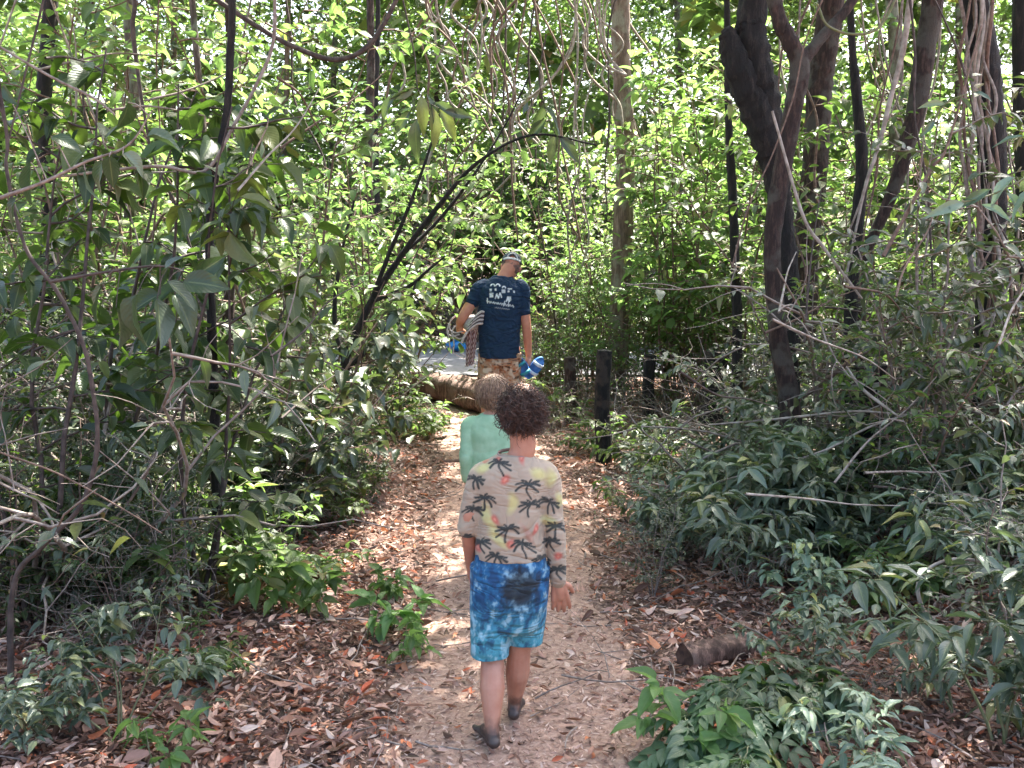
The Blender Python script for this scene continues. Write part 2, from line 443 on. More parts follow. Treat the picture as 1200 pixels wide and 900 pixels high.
KIND = {}
KIND['small'] = variants(4, seed0=1, h=1.7, spread=.65, nstem=6, nbr=8, leafL=.065, ratio=.55, nleaf=11, tmpl=T_OV, lmat='leaf_grey', smat='twig_grey', lean=.28)
KIND['smalldark'] = variants(3, seed0=2, h=1.6, spread=.6, nstem=6, nbr=8, leafL=.075, ratio=.5, nleaf=10, tmpl=T_OV, lmat='leaf_dark', smat='twig_brown', lean=.3)
KIND['mid'] = variants(4, seed0=3, h=2.3, spread=.8, nstem=5, nbr=9, leafL=.085, ratio=.5, nleaf=9, tmpl=T_OV, lmat='leaf_mid', smat='twig_brown', lean=.22, low=.25)
KIND['bright'] = variants(4, seed0=4, h=2.9, spread=.95, nstem=4, nbr=10, leafL=.105, ratio=.52, nleaf=8, tmpl=T_OV, lmat='leaf_bright', smat='twig_brown', lean=.18, low=.3)
KIND['broad'] = variants(3, seed0=5, h=2.5, spread=.75, nstem=3, nbr=8, leafL=.155, ratio=.50, nleaf=6, tmpl=T_OVH, lmat='leaf_dark', smat='twig_dark', lean=.2, low=.3, droop=.35, r0=.014)
KIND['lance'] = variants(3, seed0=6, h=1.9, spread=.7, nstem=5, nbr=7, leafL=.16, ratio=.27, nleaf=8, tmpl=T_LAN, lmat='leaf_grey', smat='twig_green', lean=.35, droop=.4)
KIND['herb'] = variants(4, seed0=7, h=.62, spread=.36, nstem=6, nbr=5, leafL=.085, ratio=.48, nleaf=6, tmpl=T_OVH, lmat='leaf_teal', smat='twig_green', lean=.55, low=.35, r0=.006, jit=.16)
KIND['herbdark'] = variants(3, seed0=8, h=.55, spread=.36, nstem=6, nbr=5, leafL=.10, ratio=.5, nleaf=6, tmpl=T_OV, lmat='leaf_mid', smat='twig_green', lean=.5, low=.25, r0=.006, jit=.2)
KIND['lobed'] = variants(3, seed0=9, h=.34, spread=.24, nstem=4, nbr=3, leafL=.25, ratio=.62, nleaf=2, tmpl=T_PIN, lmat='leaf_lobed', smat='twig_green', lean=.5, low=.45, r0=.007, droop=.3, jit=.14)
KIND['lanceherb'] = variants(3, seed0=10, h=.70, spread=.36, nstem=4, nbr=5, leafL=.11, ratio=.34, nleaf=6, tmpl=T_LANH, lmat='leaf_teal', smat='twig_green', lean=.5, low=.25, r0=.006, droop=.2, jit=.14)
KIND['seedling'] = variants(3, seed0=11, h=.24, spread=.16, nstem=2, nbr=3, leafL=.085, ratio=.5, nleaf=3, tmpl=T_OVH, lmat='leaf_bright', smat='twig_green', lean=.5, low=.4, r0=.0035, twl=.3)
KIND['bare'] = variants(4, seed0=12, h=1.5, spread=1.0, nstem=7, nbr=8, leafL=.06, ratio=.4, nleaf=3, tmpl=T_LAN, lmat='leaf_grey', smat='twig_grey', lean=.75, low=.1, r0=.010, wig=.26, arch=-.05, bare=.8)
KIND['dark_broad_low'] = variants(3, seed0=13, h=1.35, spread=.6, nstem=5, nbr=7, leafL=.12, ratio=.5, nleaf=7, tmpl=T_OVH, lmat='leaf_grey', smat='twig_brown', lean=.3, low=.15, r0=.01)

def put(kind, x, y, sc, rz, label, group, name='shrub', cat='shrub', var=0, dz=0.0):
    s, f = KIND[kind][var % len(KIND[kind])]
    o = empty(name, (x, y, float(gh(x, y)) + dz), rz, sc)
    tag(o, label, cat, group)
    link('stem', s, o); link('foliage', f, o)
    return o

# ================================================================== THE SETTING
rng = np.random.default_rng(11)
def ground_mat():
    m, nt, out = nodes('forest_soil')
    tex = nd(nt, 'TexCoord')
    v = nd(nt, 'TexVoronoi', None, Vector=tex.outputs['Object'], Scale=26.0)
    n1 = nd(nt, 'TexNoise', None, Vector=tex.outputs['Object'], Scale=55.0, Detail=6.0, Roughness=.7)
    n2 = nd(nt, 'TexNoise', None, Vector=tex.outputs['Object'], Scale=1.4, Detail=3.0)
    c = ramp(nt, v.outputs['Color'], [(.1, (.10, .055, .040)), (.45, (.22, .13, .095)), (.8, (.36, .24, .19))])
    c = mix(nt, ramp(nt, n1.outputs[0], [(.4, (1, 1, 1)), (.55, (0, 0, 0))]), c, (.075, .042, .032))
    c = mix(nt, ramp(nt, n2.outputs[0], [(.45, (0, 0, 0)), (.62, (.5, .5, .5))]), c, (.15, .09, .065))
    bp = nd(nt, 'Bump', None, Strength=.9, Distance=.02, Height=n1.outputs[0])
    pb = nd(nt, 'BsdfPrincipled', None, Base_Color=c, Roughness=.9, Normal=bp.outputs[0])
    nt.links.new(pb.outputs[0], out.inputs[0]); return m
def path_mat():
    m, nt, out = nodes('trodden_earth')
    tex = nd(nt, 'TexCoord')
    v = nd(nt, 'TexVoronoi', None, Vector=tex.outputs['Object'], Scale=75.0)
    n1 = nd(nt, 'TexNoise', None, Vector=tex.outputs['Object'], Scale=38.0, Detail=7.0, Roughness=.7)
    c = ramp(nt, n1.outputs[0], [(.32, (.18, .105, .075)), (.52, (.35, .225, .172)), (.72, (.49, .345, .275))])
    c = mix(nt, ramp(nt, v.outputs['Distance'], [(.0, (.35, .35, .35)), (.45, (0, 0, 0))]), c, (.38, .29, .25))
    bp = nd(nt, 'Bump', None, Strength=.8, Distance=.012, Height=n1.outputs[0])
    pb = nd(nt, 'BsdfPrincipled', None, Base_Color=c, Roughness=.92, Normal=bp.outputs[0])
    nt.links.new(pb.outputs[0], out.inputs[0]); return m

def sheet(xs, ys, zf, name, m, dz=0.0):
    X, Y = np.meshgrid(xs, ys, indexing='ij')
    V = np.stack([X, Y, zf(X, Y) + dz], -1).reshape(-1, 3); c = len(ys)
    i = np.arange(len(xs) - 1)[:, None] * c; j = np.arange(c - 1)[None, :]
    F = np.stack([i + j, i + c + j, i + c + j + 1, i + j + 1], -1).reshape(-1, 4)
    return link(name, mesh(name, V, F, m))
xs = np.concatenate([[-400, -200, -100, -50, -25, -15], np.arange(-9, 9.01, .12), [15, 25, 50, 100, 200, 400]])
ys = np.concatenate([[-400, -100, -40, -15, -6], np.arange(-2, 16, .12), np.arange(16, 40, 2), [60, 100, 200, 400]])
tag(sheet(xs, ys, gh, 'ground', ground_mat()), kind='structure')
# trodden path, 5 mm above the soil
ty = np.arange(-2, 13.2, .06); tu = np.linspace(-1, 1, 25)
def pw(y): return .47 + .05 * np.sin(y * 2.3) - .10 * np.clip((y - 5) / 5, 0, 1)
U, Y = np.meshgrid(tu, ty, indexing='ij')
X = pathx(Y) + U * (pw(Y) + .04 * np.sin(Y * 7 + U * 2) + .025 * np.sin(Y * 17))
V = np.stack([X, Y, gh(X, Y) + .006 - .003 * np.abs(U)], -1).reshape(-1, 3); c = len(ty)
i = np.arange(24)[:, None] * c; j = np.arange(c - 1)[None, :]
pth = link('path', mesh('path', V, np.stack([i + j, i + c + j, i + c + j + 1, i + j + 1], -1).reshape(-1, 4), path_mat()))
tag(pth, kind='structure')
# road seen through the opening
road_m = plain('road_surface', (.20, .20, .21), .85, (.14, .14, .15), 14, .3)
rd = Acc()
rd.add(*(lambda: (np.array([[-30, 13.6, .035], [30, 13.6, .035], [30, 17.0, .045], [-30, 17.0, .045]]), np.array([[0, 1, 2, 3]])))())
tag(link('road', rd.mesh('road', road_m, False)), kind='structure')
def box(a, b):
    a = np.array(a, float); b = np.array(b, float)
    V = np.array([[x, y, z] for x in (a[0], b[0]) for y in (a[1], b[1]) for z in (a[2], b[2])])
    F = [[0, 1, 3, 2], [4, 6, 7, 5], [0, 4, 5, 1], [2, 3, 7, 6], [0, 2, 6, 4], [1, 5, 7, 3]]
    return V, np.array(F)
kb = Acc(); 
for q in range(24): kb.add(*box((-24 + q * 2 + .01, 17.0, -.1), (-22 + q * 2 - .01, 17.22, .15)))
tag(link('road_kerb', kb.mesh('road_kerb', plain('kerb_stone', (.16, .15, .15), .85, (.08, .08, .08), 12, .5), False)), kind='structure')

# --------------------------------------------------- leaf litter
def litter():
    rg = np.random.default_rng(3)
    acc = Acc()
    def scatter(n, y0, y1, half, keep, LL, ratio, tm, lift, tilt):
        y = y0 + (y1 - y0) * rg.random(n) ** 1.35
        x = (rg.random(n) * 2 - 1) * (0.56 * y + half)
        k = keep(x, y) > rg.random(n); x, y = x[k], y[k]; n = len(x)
        a = rg.random(n) * 6.283
        D = np.stack([np.cos(a), np.sin(a), rg.normal(0, tilt, n)], 1)
        N = np.stack([rg.normal(0, tilt * 1.4, n), rg.normal(0, tilt * 1.4, n), np.ones(n)], 1)
        N[rg.random(n) < .5] *= 1
        z = gh(x, y) + lift * rg.random(n) + .004
        L = LL * rg.uniform(.45, 1.25, n)
        leaves(acc, np.stack([x, y, z], 1), D, N, L, L * ratio * rg.uniform(.7, 1.2, n), tm, rg)
    offp = lambda x, y: np.abs(x - pathx(y)) / pw(y)
    # bigger dry leaves off the tread, sparser on it
    scatter(112000, 2.6, 13.2, .3, lambda x, y: np.clip((offp(x, y) - .70) / .8, .10, 1) , .048, .33, T_DRY, .026, .30)
    scatter(3600, 2.6, 8, .3, lambda x, y: np.clip((offp(x, y) - .7) / .9, .05, 1), .090, .36, T_DRY, .04, .25)
    scatter(7000, 18, 32, 2, lambda x, y: np.ones_like(x), .12, .5, T_CHIP, .05, .3)
    ob = link('leaf_litter', acc.mesh('leaf_litter', M['litter']))
    tag(ob, 'brown and tan dry leaves carpeting the forest floor', 'leaf litter', kind='stuff')
    acc = Acc()
    scatter(115000, 2.6, 13.2, .0, lambda x, y: np.clip(1.35 - offp(x, y) * .6, .12, 1), .028, .24, T_CHIP, .010, .25)
    ob = link('leaf_debris', acc.mesh('leaf_debris', M['debris']))
    tag(ob, 'pale trampled leaf fragments scattered along the path', 'leaf debris', kind='stuff')
    # fine fallen twigs
    acc = Acc()
    for k in range(900):
        y = 2.8 + 9 * rg.random() ** 1.3; x = (rg.random() * 2 - 1) * (.56 * y + .3)
        if abs(x - pathx(y)) < .3 and rg.random() < .6: continue
        a = rg.random() * 6.283
        P = wander(rg, (x, y, float(gh(x, y)) + .02), (math.cos(a), math.sin(a), rg.normal() * .08), rg.uniform(.08, .45), 4, .15)
        P[:, 2] = np.maximum(P[:, 2], gh(P[:, 0], P[:, 1]) + .006)
        acc.add(*tube(P, np.linspace(.0035, .0015, 5) * rg.uniform(.6, 1.6), 4))
    ob = link('twig_litter', acc.mesh('twig_litter', M['twig_grey']))
    tag(ob, 'thin broken twigs lying among the dry leaves', 'twig litter', kind='stuff')
litter()

# --------------------------------------------------- far woodland
def woodland(name, label, y0, y1, n, zmax, seed, mats, L, xw=.62):
    rg = np.random.default_rng(seed); acc = Acc()
    nc = int(n / 90)
    y = y0 + (y1 - y0) * rg.random(nc); x = (rg.random(nc) * 2 - 1) * (xw * y + 2); z = rg.random(nc) ** .85 * zmax
    rad = rg.uniform(.5, 1.3, nc)
    m = 90
    off = rg.standard_normal((nc, m, 3)) * (rad[:, None, None] * np.array([.55, .55, .33]))
    P = (np.stack([x, y, z], 1)[:, None] + off).reshape(-1, 3); P = P[P[:, 2] > .05]
    n = len(P); a = rg.random(n) * 6.283
    D = np.stack([np.cos(a), np.sin(a), rg.normal(-.2, .4, n)], 1)
    N = np.stack([rg.normal(0, .5, n), rg.normal(0, .5, n), np.ones(n)], 1)
    l = L * rg.uniform(.6, 1.3, n)
    leaves(acc, P, D, N, l, l * .5, T_FAR, rg)
    return tag(link(name, acc.mesh(name, M[mats])), label, 'woodland', kind='stuff')
woodland('far_foliage', 'sunlit yellow-green foliage of the wood beyond the road', 19, 27, 100000, 10.5, 21, 'leaf_bright', .15)
woodland('distant_foliage', 'darker green mass of leaves closing the wood behind', 26, 36, 135000, 14.0, 22, 'leaf_mid', .27)

woodland('broad_foliage', 'larger broad leaves hanging in front of the far wood', 17.6, 20, 7600, 8.5, 23, 'leaf_mid', .42)
woodland('shaded_foliage', 'duller grey-green leaf masses among the far wood', 18, 24, 16000, 8.0, 24, 'leaf_grey', .22)

# ================================================================== TREES
def crown_mesh(seed, rx, rz, nclump, per, L, mat, hole=.45, tm=None):
    rg = np.random.default_rng(seed); acc = Acc()
    c = rg.standard_normal((nclump, 3)); c = nrm(c) * (rg.random(nclump) ** .45)[:, None] * np.array([rx, rx, rz])
    rad = rg.uniform(.28, .62, nclump)
    off = rg.standard_normal((nclump, per, 3)) * rad[:, None, None] * np.array([.6, .6, .32])
    P = (c[:, None] + off).reshape(-1, 3); n = len(P); a = rg.random(n) * 6.283
    D = np.stack([np.cos(a), np.sin(a), rg.normal(-.25, .3, n)], 1)
    N = np.stack([rg.normal(0, .35, n), rg.normal(0, .35, n), np.ones(n)], 1)
    l = L * rg.uniform(.6, 1.2, n)
    leaves(acc, P, D, N, l, l * .5, tm or T_MID, rg)
    return acc.mesh('crown', M[mat]), c
CROWN = [crown_mesh(31, 2.6, .9, 54, 34, .17, 'leaf_mid'), crown_mesh(32, 2.4, .8, 50, 34, .17, 'leaf_mid'), crown_mesh(33, 2.3, 1.0, 48, 34, .16, 'leaf_bright')]

def tree(pts, label, m, top=7.0, crown=0, topr=None, group='trees of the forest', k=12, lump=.05, limbs=None, cr_scale=1.0, base_flare=1.5, cat='tree', to_ground=True, name='tree', crownless=False):
    """pts: (px, py, D, width px) from the top of the frame down; trunk goes on up to the crown"""
    rg = np.random.default_rng(abs(hash(label)) % 1000 if False else sum(map(ord, label)))
    P = [at(a, b, d) for a, b, d, w_ in pts]; rr = [w_ / FPX * d / 2 for a, b, d, w_ in pts]
    if to_ground:
        q = P[-1].copy(); q[2] = float(gh(q[0], q[1])) - .1
        if P[-1][2] - q[2] > .25:
            q[0] += (P[-1][0] - P[-2][0]) * .3; P.append(q); rr.append(rr[-1] * base_flare)
        else: P[-1][2] = q[2]
    up = []
    if top > P[0][2] + .5:
        d = nrm(P[0] - P[1]); d = nrm(np.array([d[0] * .6, d[1] * .6, 1.0]))
        H = top - P[0][2]
        up = [P[0] + d * H, P[0] + d * H * .5 + rg.standard_normal(3) * .06]
        P = up + P; rr = [rr[0] * .45, rr[0] * .75] + rr
    P = np.array(P)[::-1]; rr = np.array(rr)[::-1]
    root = empty(name, (P[0][0], P[0][1], P[0][2] + .1)); o0 = np.array(root.location)
    n = max(24, int(len(P) * 8))
    SP = smooth_path(P, n); RR = np.interp(np.linspace(0, len(P) - 1, n), np.arange(len(P)), rr)
    tr = Acc(); V, F = tube(SP - o0, RR, k, lump=lump, rng=rg); tr.add(V, F)
    tk = link('trunk', tr.mesh('trunk', M[m]), root)
    tag(root, label, cat, group)
    for lb in (limbs or []):
        lp = np.array([at(a, b, d) for a, b, d, w_ in lb]); lr = np.array([w_ / FPX * d / 2 for a, b, d, w_ in lb])
        n2 = len(lp) * 7
        A = Acc(); A.add(*tube(smooth_path(lp, n2) - o0, np.interp(np.linspace(0, len(lp) - 1, n2), np.arange(len(lp)), lr), 9, lump=lump, rng=rg))
        link('limb', A.mesh('limb', M[m]), root)
    if not crownless and up:
        cm, cc = CROWN[crown % 3]
        c = link('crown', cm, root); c.location = [float(v) for v in (P[-1] - o0 + np.array([0, 0, .2]))]
        c.rotation_euler = (0, 0, rg.random() * 6.28); c.scale = [cr_scale] * 3
        for q in range(4):   # limbs that carry the crown
            a = q * 1.57 + rg.random(); e = P[-1] + np.array([math.cos(a) * 1.4, math.sin(a) * 1.4, rg.uniform(.1, .7)]) * cr_scale
            s = SP[int(n * .80) + q]
            LP = smooth_path([s, (s + e) / 2 + np.array([0, 0, .25]), e], 9)
            A = Acc(); A.add(*tube(LP - o0, np.linspace(RR[int(n * .8)] * .6, .012, 9), 6)); link('limb', A.mesh('limb', M[m]), root)
    return root

G = 'trunks standing along the path'
tree([(727, -5, 11, 21), (729, 90, 11, 21), (733, 180, 11, 21), (729, 300, 11, 24), (722, 440, 11, 24), (716, 520, 11, 28)],
     'tall straight tan trunk just right of the man, mottled bark', 'bark_tan', 7.6, 0, group=G, cr_scale=.7)
tree([(905, -8, 6.0, 17), (922, 40, 6.0, 19), (937, 78, 6.0, 22), (929, 130, 6.0, 22), (915, 210, 6.0, 21), (905, 290, 6.0, 20), (913, 400, 6.0, 22), (926, 480, 6.0, 25)],
     'slender reddish-brown trunk forking near the top, leaning against the black snag', 'bark_red', 6.4, 2, group=G,
     limbs=[[(938, 74, 6.0, 16), (962, 45, 6.05, 13), (996, 5, 6.1, 11), (1010, -30, 6.1, 10)]], cr_scale=.85)
# blackened snag
tree([(884, -10, 6.7, 34), (880, 40, 6.7, 36), (890, 100, 6.7, 40), (898, 150, 6.7, 38), (908, 200, 6.7, 30), (918, 260, 6.7, 24), (925, 340, 6.7, 22), (925, 470, 6.7, 26)],
     'thick blackened trunk with a broken stub on its upper side', 'bark_dark', 6.8, 1, group=G, lump=.08,
     limbs=[[(905, 180, 6.68, 30), (888, 135, 6.66, 36), (868, 85, 6.65, 34), (853, 42, 6.65, 22), (848, 34, 6.65, 8)],
            [(912, 210, 6.68, 20), (909, 170, 6.66, 14), (905, 125, 6.66, 9)]], cr_scale=.9)
tree([(975, -8, 9, 30), (966, 60, 9, 29), (960, 110, 9, 29), (955, 200, 9, 30), (945, 290, 9, 30), (940, 420, 9, 32)],
     'broad grey-brown trunk standing behind the forked reddish one', 'bark_red', 7.4, 1, group=G, cr_scale=.6)
tree([(998, 40, 7.2, 8), (1003, 100, 7.2, 11), (1010, 190, 7.2, 14), (1006, 250, 7.2, 15), (999, 330, 7.2, 15), (996, 430, 7.2, 16), (1004, 520, 7.2, 18)],
     'thin dark upright trunk rising out of the blackened stump', 'bark_dark', 6.2, 0, group=G, cr_scale=.7)
tree([(1094, -8, 7.5, 24), (1084, 60, 7.5, 23), (1075, 120, 7.5, 22), (1060, 180, 7.5, 18), (1044, 230, 7.5, 15), (1020, 285, 7.5, 12), (1005, 330, 7.5, 12), (1010, 420, 7.5, 14)],
     'leaning dark red-brown trunk that slants left as it goes down', 'bark_red', 6.8, 2, group=G, cr_scale=.9)
tree([(1142, -8, 6.6, 30), (1152, 60, 6.6, 32), (1160, 130, 6.6, 32), (1164, 230, 6.6, 30), (1160, 330, 6.6, 30), (1158, 450, 6.6, 32)],
     'trunk near the right edge wrapped in hanging grey vines', 'bark_dark', 7.0, 0, group=G)
tree([(1198, -8, 8.2, 22), (1200, 100, 8.2, 24), (1204, 260, 8.2, 26), (1200, 420, 8.2, 26)],
     'dark trunk cut by the right edge of the view', 'bark_dark', 7.5, 1, group=G)
tree([(1044, -8, 10.5, 13), (1050, 100, 10.5, 14), (1047, 240, 10.5, 15), (1052, 380, 10.5, 16)],
     'slim grey trunk between the thin dark trunk and the leaning one', 'bark_grey', 7.5, 2, group=G)
tree([(853, 120, 8.5, 8), (857, 200, 8.5, 10), (861, 290, 8.5, 11), (864, 400, 8.5, 12)],
     'thin dark stem left of the blackened snag', 'bark_dark', 5.2, 2, group=G, cr_scale=.5)
tree([(434, -8, 14.5, 8), (435, 60, 14.5, 9), (433, 140, 14.5, 10), (431, 250, 14.5, 10), (430, 380, 14.5, 11)],
     'far thin reddish trunk of the close pair left of the man', 'bark_red', 8.2, 0, group=G)
tree([(443, -8, 15.2, 5), (442, 70, 15.2, 6), (440, 150, 15.2, 6), (444, 300, 15.2, 7)],
     'thinner and darker trunk of the close pair left of the man', 'bark_dark', 8.2, 1, group=G, cr_scale=.8)
tree([(270, 170, 7.4, 8), (273, 250, 7.4, 11), (270, 320, 7.4, 13), (266, 400, 7.4, 14), (262, 470, 7.4, 15)],
     'reddish-brown sapling trunk in the middle of the left thicket', 'bark_red', 5.6, 2, group=G, cr_scale=.8)
tree([(236, 130, 6.8, 8), (240, 200, 6.8, 11), (238, 290, 6.8, 13), (236, 420, 6.8, 14)],
     'grey-brown trunk just left of the reddish sapling trunk', 'bark_grey', 5.8, 0, group=G, cr_scale=.8)
tree([(272, -8, 5.0, 8), (270, 60, 5.0, 9), (266, 130, 5.0, 9), (255, 190, 5.0, 9), (246, 260, 5.0, 10), (248, 380, 5.0, 11)],
     'dark slim stem crossing the upper left thicket from the top', 'bark_dark', 5.2, 1, group=G, cr_scale=.8)
tree([(2, 120, 3.6, 4), (8, 200, 3.6, 4), (30, 290, 3.6, 4), (66, 340, 3.6, 4.5), (94, 395, 3.6, 5), (106, 440, 3.6, 5), (114, 520, 3.6, 5.5), (96, 590, 3.6, 6), (50, 640, 3.6, 6), (15, 690, 3.6, 6)],
     'crooked dark stem curving up the left edge', 'twig_dark', 4.4, 0, group=G, cr_scale=.7, lump=.08)
tree([(150, -8, 9.5, 12), (158, 120, 9.5, 13), (152, 260, 9.5, 14), (156, 400, 9.5, 15)],
     'shaded grey trunk half hidden behind the left thicket', 'bark_grey', 7.2, 1, group=G)
tree([(60, -8, 8.4, 16), (52, 120, 8.4, 17), (58, 260, 8.4, 18), (50, 400, 8.4, 20)],
     'dark trunk deep in the top left of the thicket', 'bark_dark', 7.0, 0, group=G)
# background trunks
far = [(332, 20, 6), (385, 23, 6), (510, 24, 7), (640, 22, 5), (800, 21, 7), (828, 24, 6), (200, 21, 7), (1120, 20, 7)]
for q, (px, D, wp) in enumerate(far):
    rg = np.random.default_rng(q + 50); sh = rg.uniform(-12, 12)
    tree([(px + sh, -20, D, wp), (px + sh * .5, 120, D, wp), (px, 260, D, wp * 1.1), (px - sh * .3, 400, D, wp * 1.2)],
         'thin far trunk rising through the sunlit foliage beyond the road', ['bark_tan', 'bark_grey', 'bark_red'][q % 3], 9.5, q, group='far trunks beyond the road', k=8, cr_scale=1.25, name='distant_tree')

# arching broken branches above the path's left side
def limb(name, label, cat, pts, m, group=None, k=7, lump=.06, parts=None):
    P = np.array([at(a, b, d) for a, b, d, w_ in pts]); rr = np.array([w_ / FPX * d / 2 for a, b, d, w_ in pts])
    o0 = P[0]; root = empty(name, o0)
    n = len(P) * 8; rg = np.random.default_rng(sum(map(ord, label)))
    SP = smooth_path(P, n); A = Acc(); A.add(*tube(SP - o0, np.interp(np.linspace(0, len(P) - 1, n), np.arange(len(P)), rr), k, lump=lump, rng=rg))
    link('stem', A.mesh('stem', M[m]), root)
    for pp in (parts or []):
        Q = np.array([at(a, b, d) for a, b, d, w_ in pp]); qr = np.array([w_ / FPX * d / 2 for a, b, d, w_ in pp]); n2 = len(Q) * 6
        A = Acc(); A.add(*tube(smooth_path(Q, n2) - o0, np.interp(np.linspace(0, len(Q) - 1, n2), np.arange(len(Q)), qr), 6, lump=lump, rng=rg)); link('side_branch', A.mesh('side_branch', M[m]), root)
    return tag(root, label, cat, group), SP

fan, _ = limb('arching_branch', 'fan of dark branches arching up and right from the left bank', 'branch',
     [(385, 560, 8.2, 11.5), (400, 440, 8.2, 10.1), (432, 360, 8.2, 8.6), (470, 300, 8.2, 7.2), (515, 240, 8.1, 5.8), (560, 190, 8.0, 4.3), (625, 158, 8.0, 2.9), (700, 170, 8.0, 2.2)], 'bark_dark',
     parts=[[(432, 360, 8.2, 5.8), (455, 300, 8.15, 5.0), (480, 240, 8.1, 4.3), (505, 170, 8.1, 2.9), (520, 120, 8.1, 2.2)],
            [(470, 300, 8.2, 5.0), (510, 262, 8.3, 4.3), (548, 215, 8.3, 3.6), (590, 150, 8.4, 2.2), (620, 90, 8.4, 2)],
            [(440, 352, 8.15, 5.8), (480, 335, 8.0, 5.0), (500, 318, 7.9, 3.6), (522, 300, 7.9, 2.2)],
            [(405, 430, 8.2, 6.5), (392, 370, 8.3, 5.8), (400, 300, 8.3, 4.3), (415, 235, 8.4, 2.9)],
            [(400, 440, 8.2, 5.8), (440, 400, 8.0, 5.8), (478, 352, 7.9, 4.3), (488, 330, 7.9, 2.2)]])
limb('hanging_vine', 'dark thick vine sagging in a curve across the top left', 'vine', [(225, -20, 5.5, 6), (300, 30, 5.5, 6), (345, 55, 5.5, 6), (395, 70, 5.5, 6), (435, 50, 5.5, 6), (470, -10, 5.5, 5)], 'twig_dark', 'vines and lianas')
limb('hanging_vine', 'pale thin liana hanging beside the tall tan trunk', 'vine', [(702, -20, 9.5, 3), (704, 40, 9.5, 3), (716, 70, 9.5, 3), (733, 88, 9.4, 4), (712, 78, 9.4, 3)], 'vine_pale', 'vines and lianas')
limb('hanging_vine', 'pale green vine looping from the dark trunks at the top right', 'vine', [(958, 5, 5.8, 3), (970, 30, 5.8, 3), (1000, 40, 5.8, 3), (1030, 32, 5.8, 3), (1055, -12, 5.8, 3)], 'twig_green', 'vines and lianas')
limb('hanging_vine', 'pale liana stretched from top right down towards the black snag', 'vine', [(1068, -10, 6.2, 8), (1058, 60, 6.2, 7), (1045, 110, 6.2, 6), (1030, 170, 6.2, 5), (1015, 215, 6.2, 4), (1005, 260, 6.2, 3), (990, 330, 6.2, 3)], 'vine_pale', 'vines and lianas')
limb('hanging_vine', 'pale looping vine arching over the leaf litter on the right', 'vine', [(1180, 665, 4.1, 4), (1130, 655, 4.0, 4), (1095, 662, 4.0, 4), (1076, 685, 4.0, 5), (1082, 715, 4.0, 5), (1105, 750, 4.0, 5), (1120, 775, 4.0, 5)], 'vine_pale', 'vines and lianas')
limb('hanging_vine', 'thin dark vine dropping straight down at the upper left', 'vine', [(158, -20, 6.0, 5), (158, 10, 6.0, 5), (156, 40, 6.0, 6), (170, 140, 6.0, 3), (182, 190, 6.0, 3), (210, 250, 6.0, 3), (236, 330, 6.0, 3)], 'twig_dark', 'vines and lianas')
limb('hanging_vine', 'grey vine curving down the far left past the big leaves', 'vine', [(322, -20, 4.6, 4), (320, 50, 4.6, 4), (300, 100, 4.6, 4), (275, 145, 4.6, 4), (240, 200, 4.6, 4), (180, 195, 4.5, 4), (60, 208, 4.4, 3)], 'twig_grey', 'vines and lianas')
limb('hanging_vine', 'long bare grey twig slanting across the top left corner', 'vine', [(0, 55, 3.6, 3), (60, 90, 3.6, 3), (110, 115, 3.6, 3), (135, 135, 3.6, 2)], 'twig_grey', 'vines and lianas')

# trunk-wrapping lianas (parts would hide the trunk: they hang from it, one thing each)
rg = np.random.default_rng(77)
for q in range(9):
    x0 = 1135 + rg.uniform(-6, 34); pts = []
    ph = rg.random() * 6
    for yy in range(-20, 480, 45):
        pts.append((x0 + 12 * math.sin(yy * .012 + ph) + rg.normal() * 3 + yy * .04, yy, 6.42 + .08 * math.cos(yy * .02 + ph), rg.uniform(3.0, 5.0)))
    limb('wrapping_vine', 'grey liana twisting down the vine-wrapped trunk by the right edge', 'vine', pts, ['vine_pale', 'twig_grey', 'twig_brown'][q % 3], 'lianas on the wrapped trunk', k=5)
# thin hanging lianas through the middle
rg = np.random.default_rng(78)
for q in range(34):
    x0 = rg.choice([rg.uniform(480, 720), rg.uniform(820, 1190), rg.uniform(10, 330)]); D = rg.uniform(5.5, 10.5) if x0 < 480 or x0 > 760 else rg.uniform(9.5, 12)
    pts = []; sl_ = rg.uniform(-.35, .35); y1 = rg.uniform(200, 420)
    for yy in np.linspace(-20, y1 if x0 > 460 and x0 < 740 else y1 + 60, 6):
        pts.append((x0 + sl_ * yy + rg.normal() * 9, yy, D, rg.uniform(1.6, 3.2)))
    limb('thin_vine', f"thin {['brown', 'dark', 'grey', 'pale'][q % 4]} vine hanging through leaves {'of the left thicket' if x0 < 400 else 'above the man' if x0 < 760 else 'among the right-hand trunks'}", 'vine', pts, ['twig_brown', 'twig_dark', 'twig_grey', 'vine_pale'][q % 4], f"thin {['brown', 'dark', 'grey', 'pale'][q % 4]} vines {'left' if x0 < 400 else 'above the man' if x0 < 760 else 'right'}", k=5)

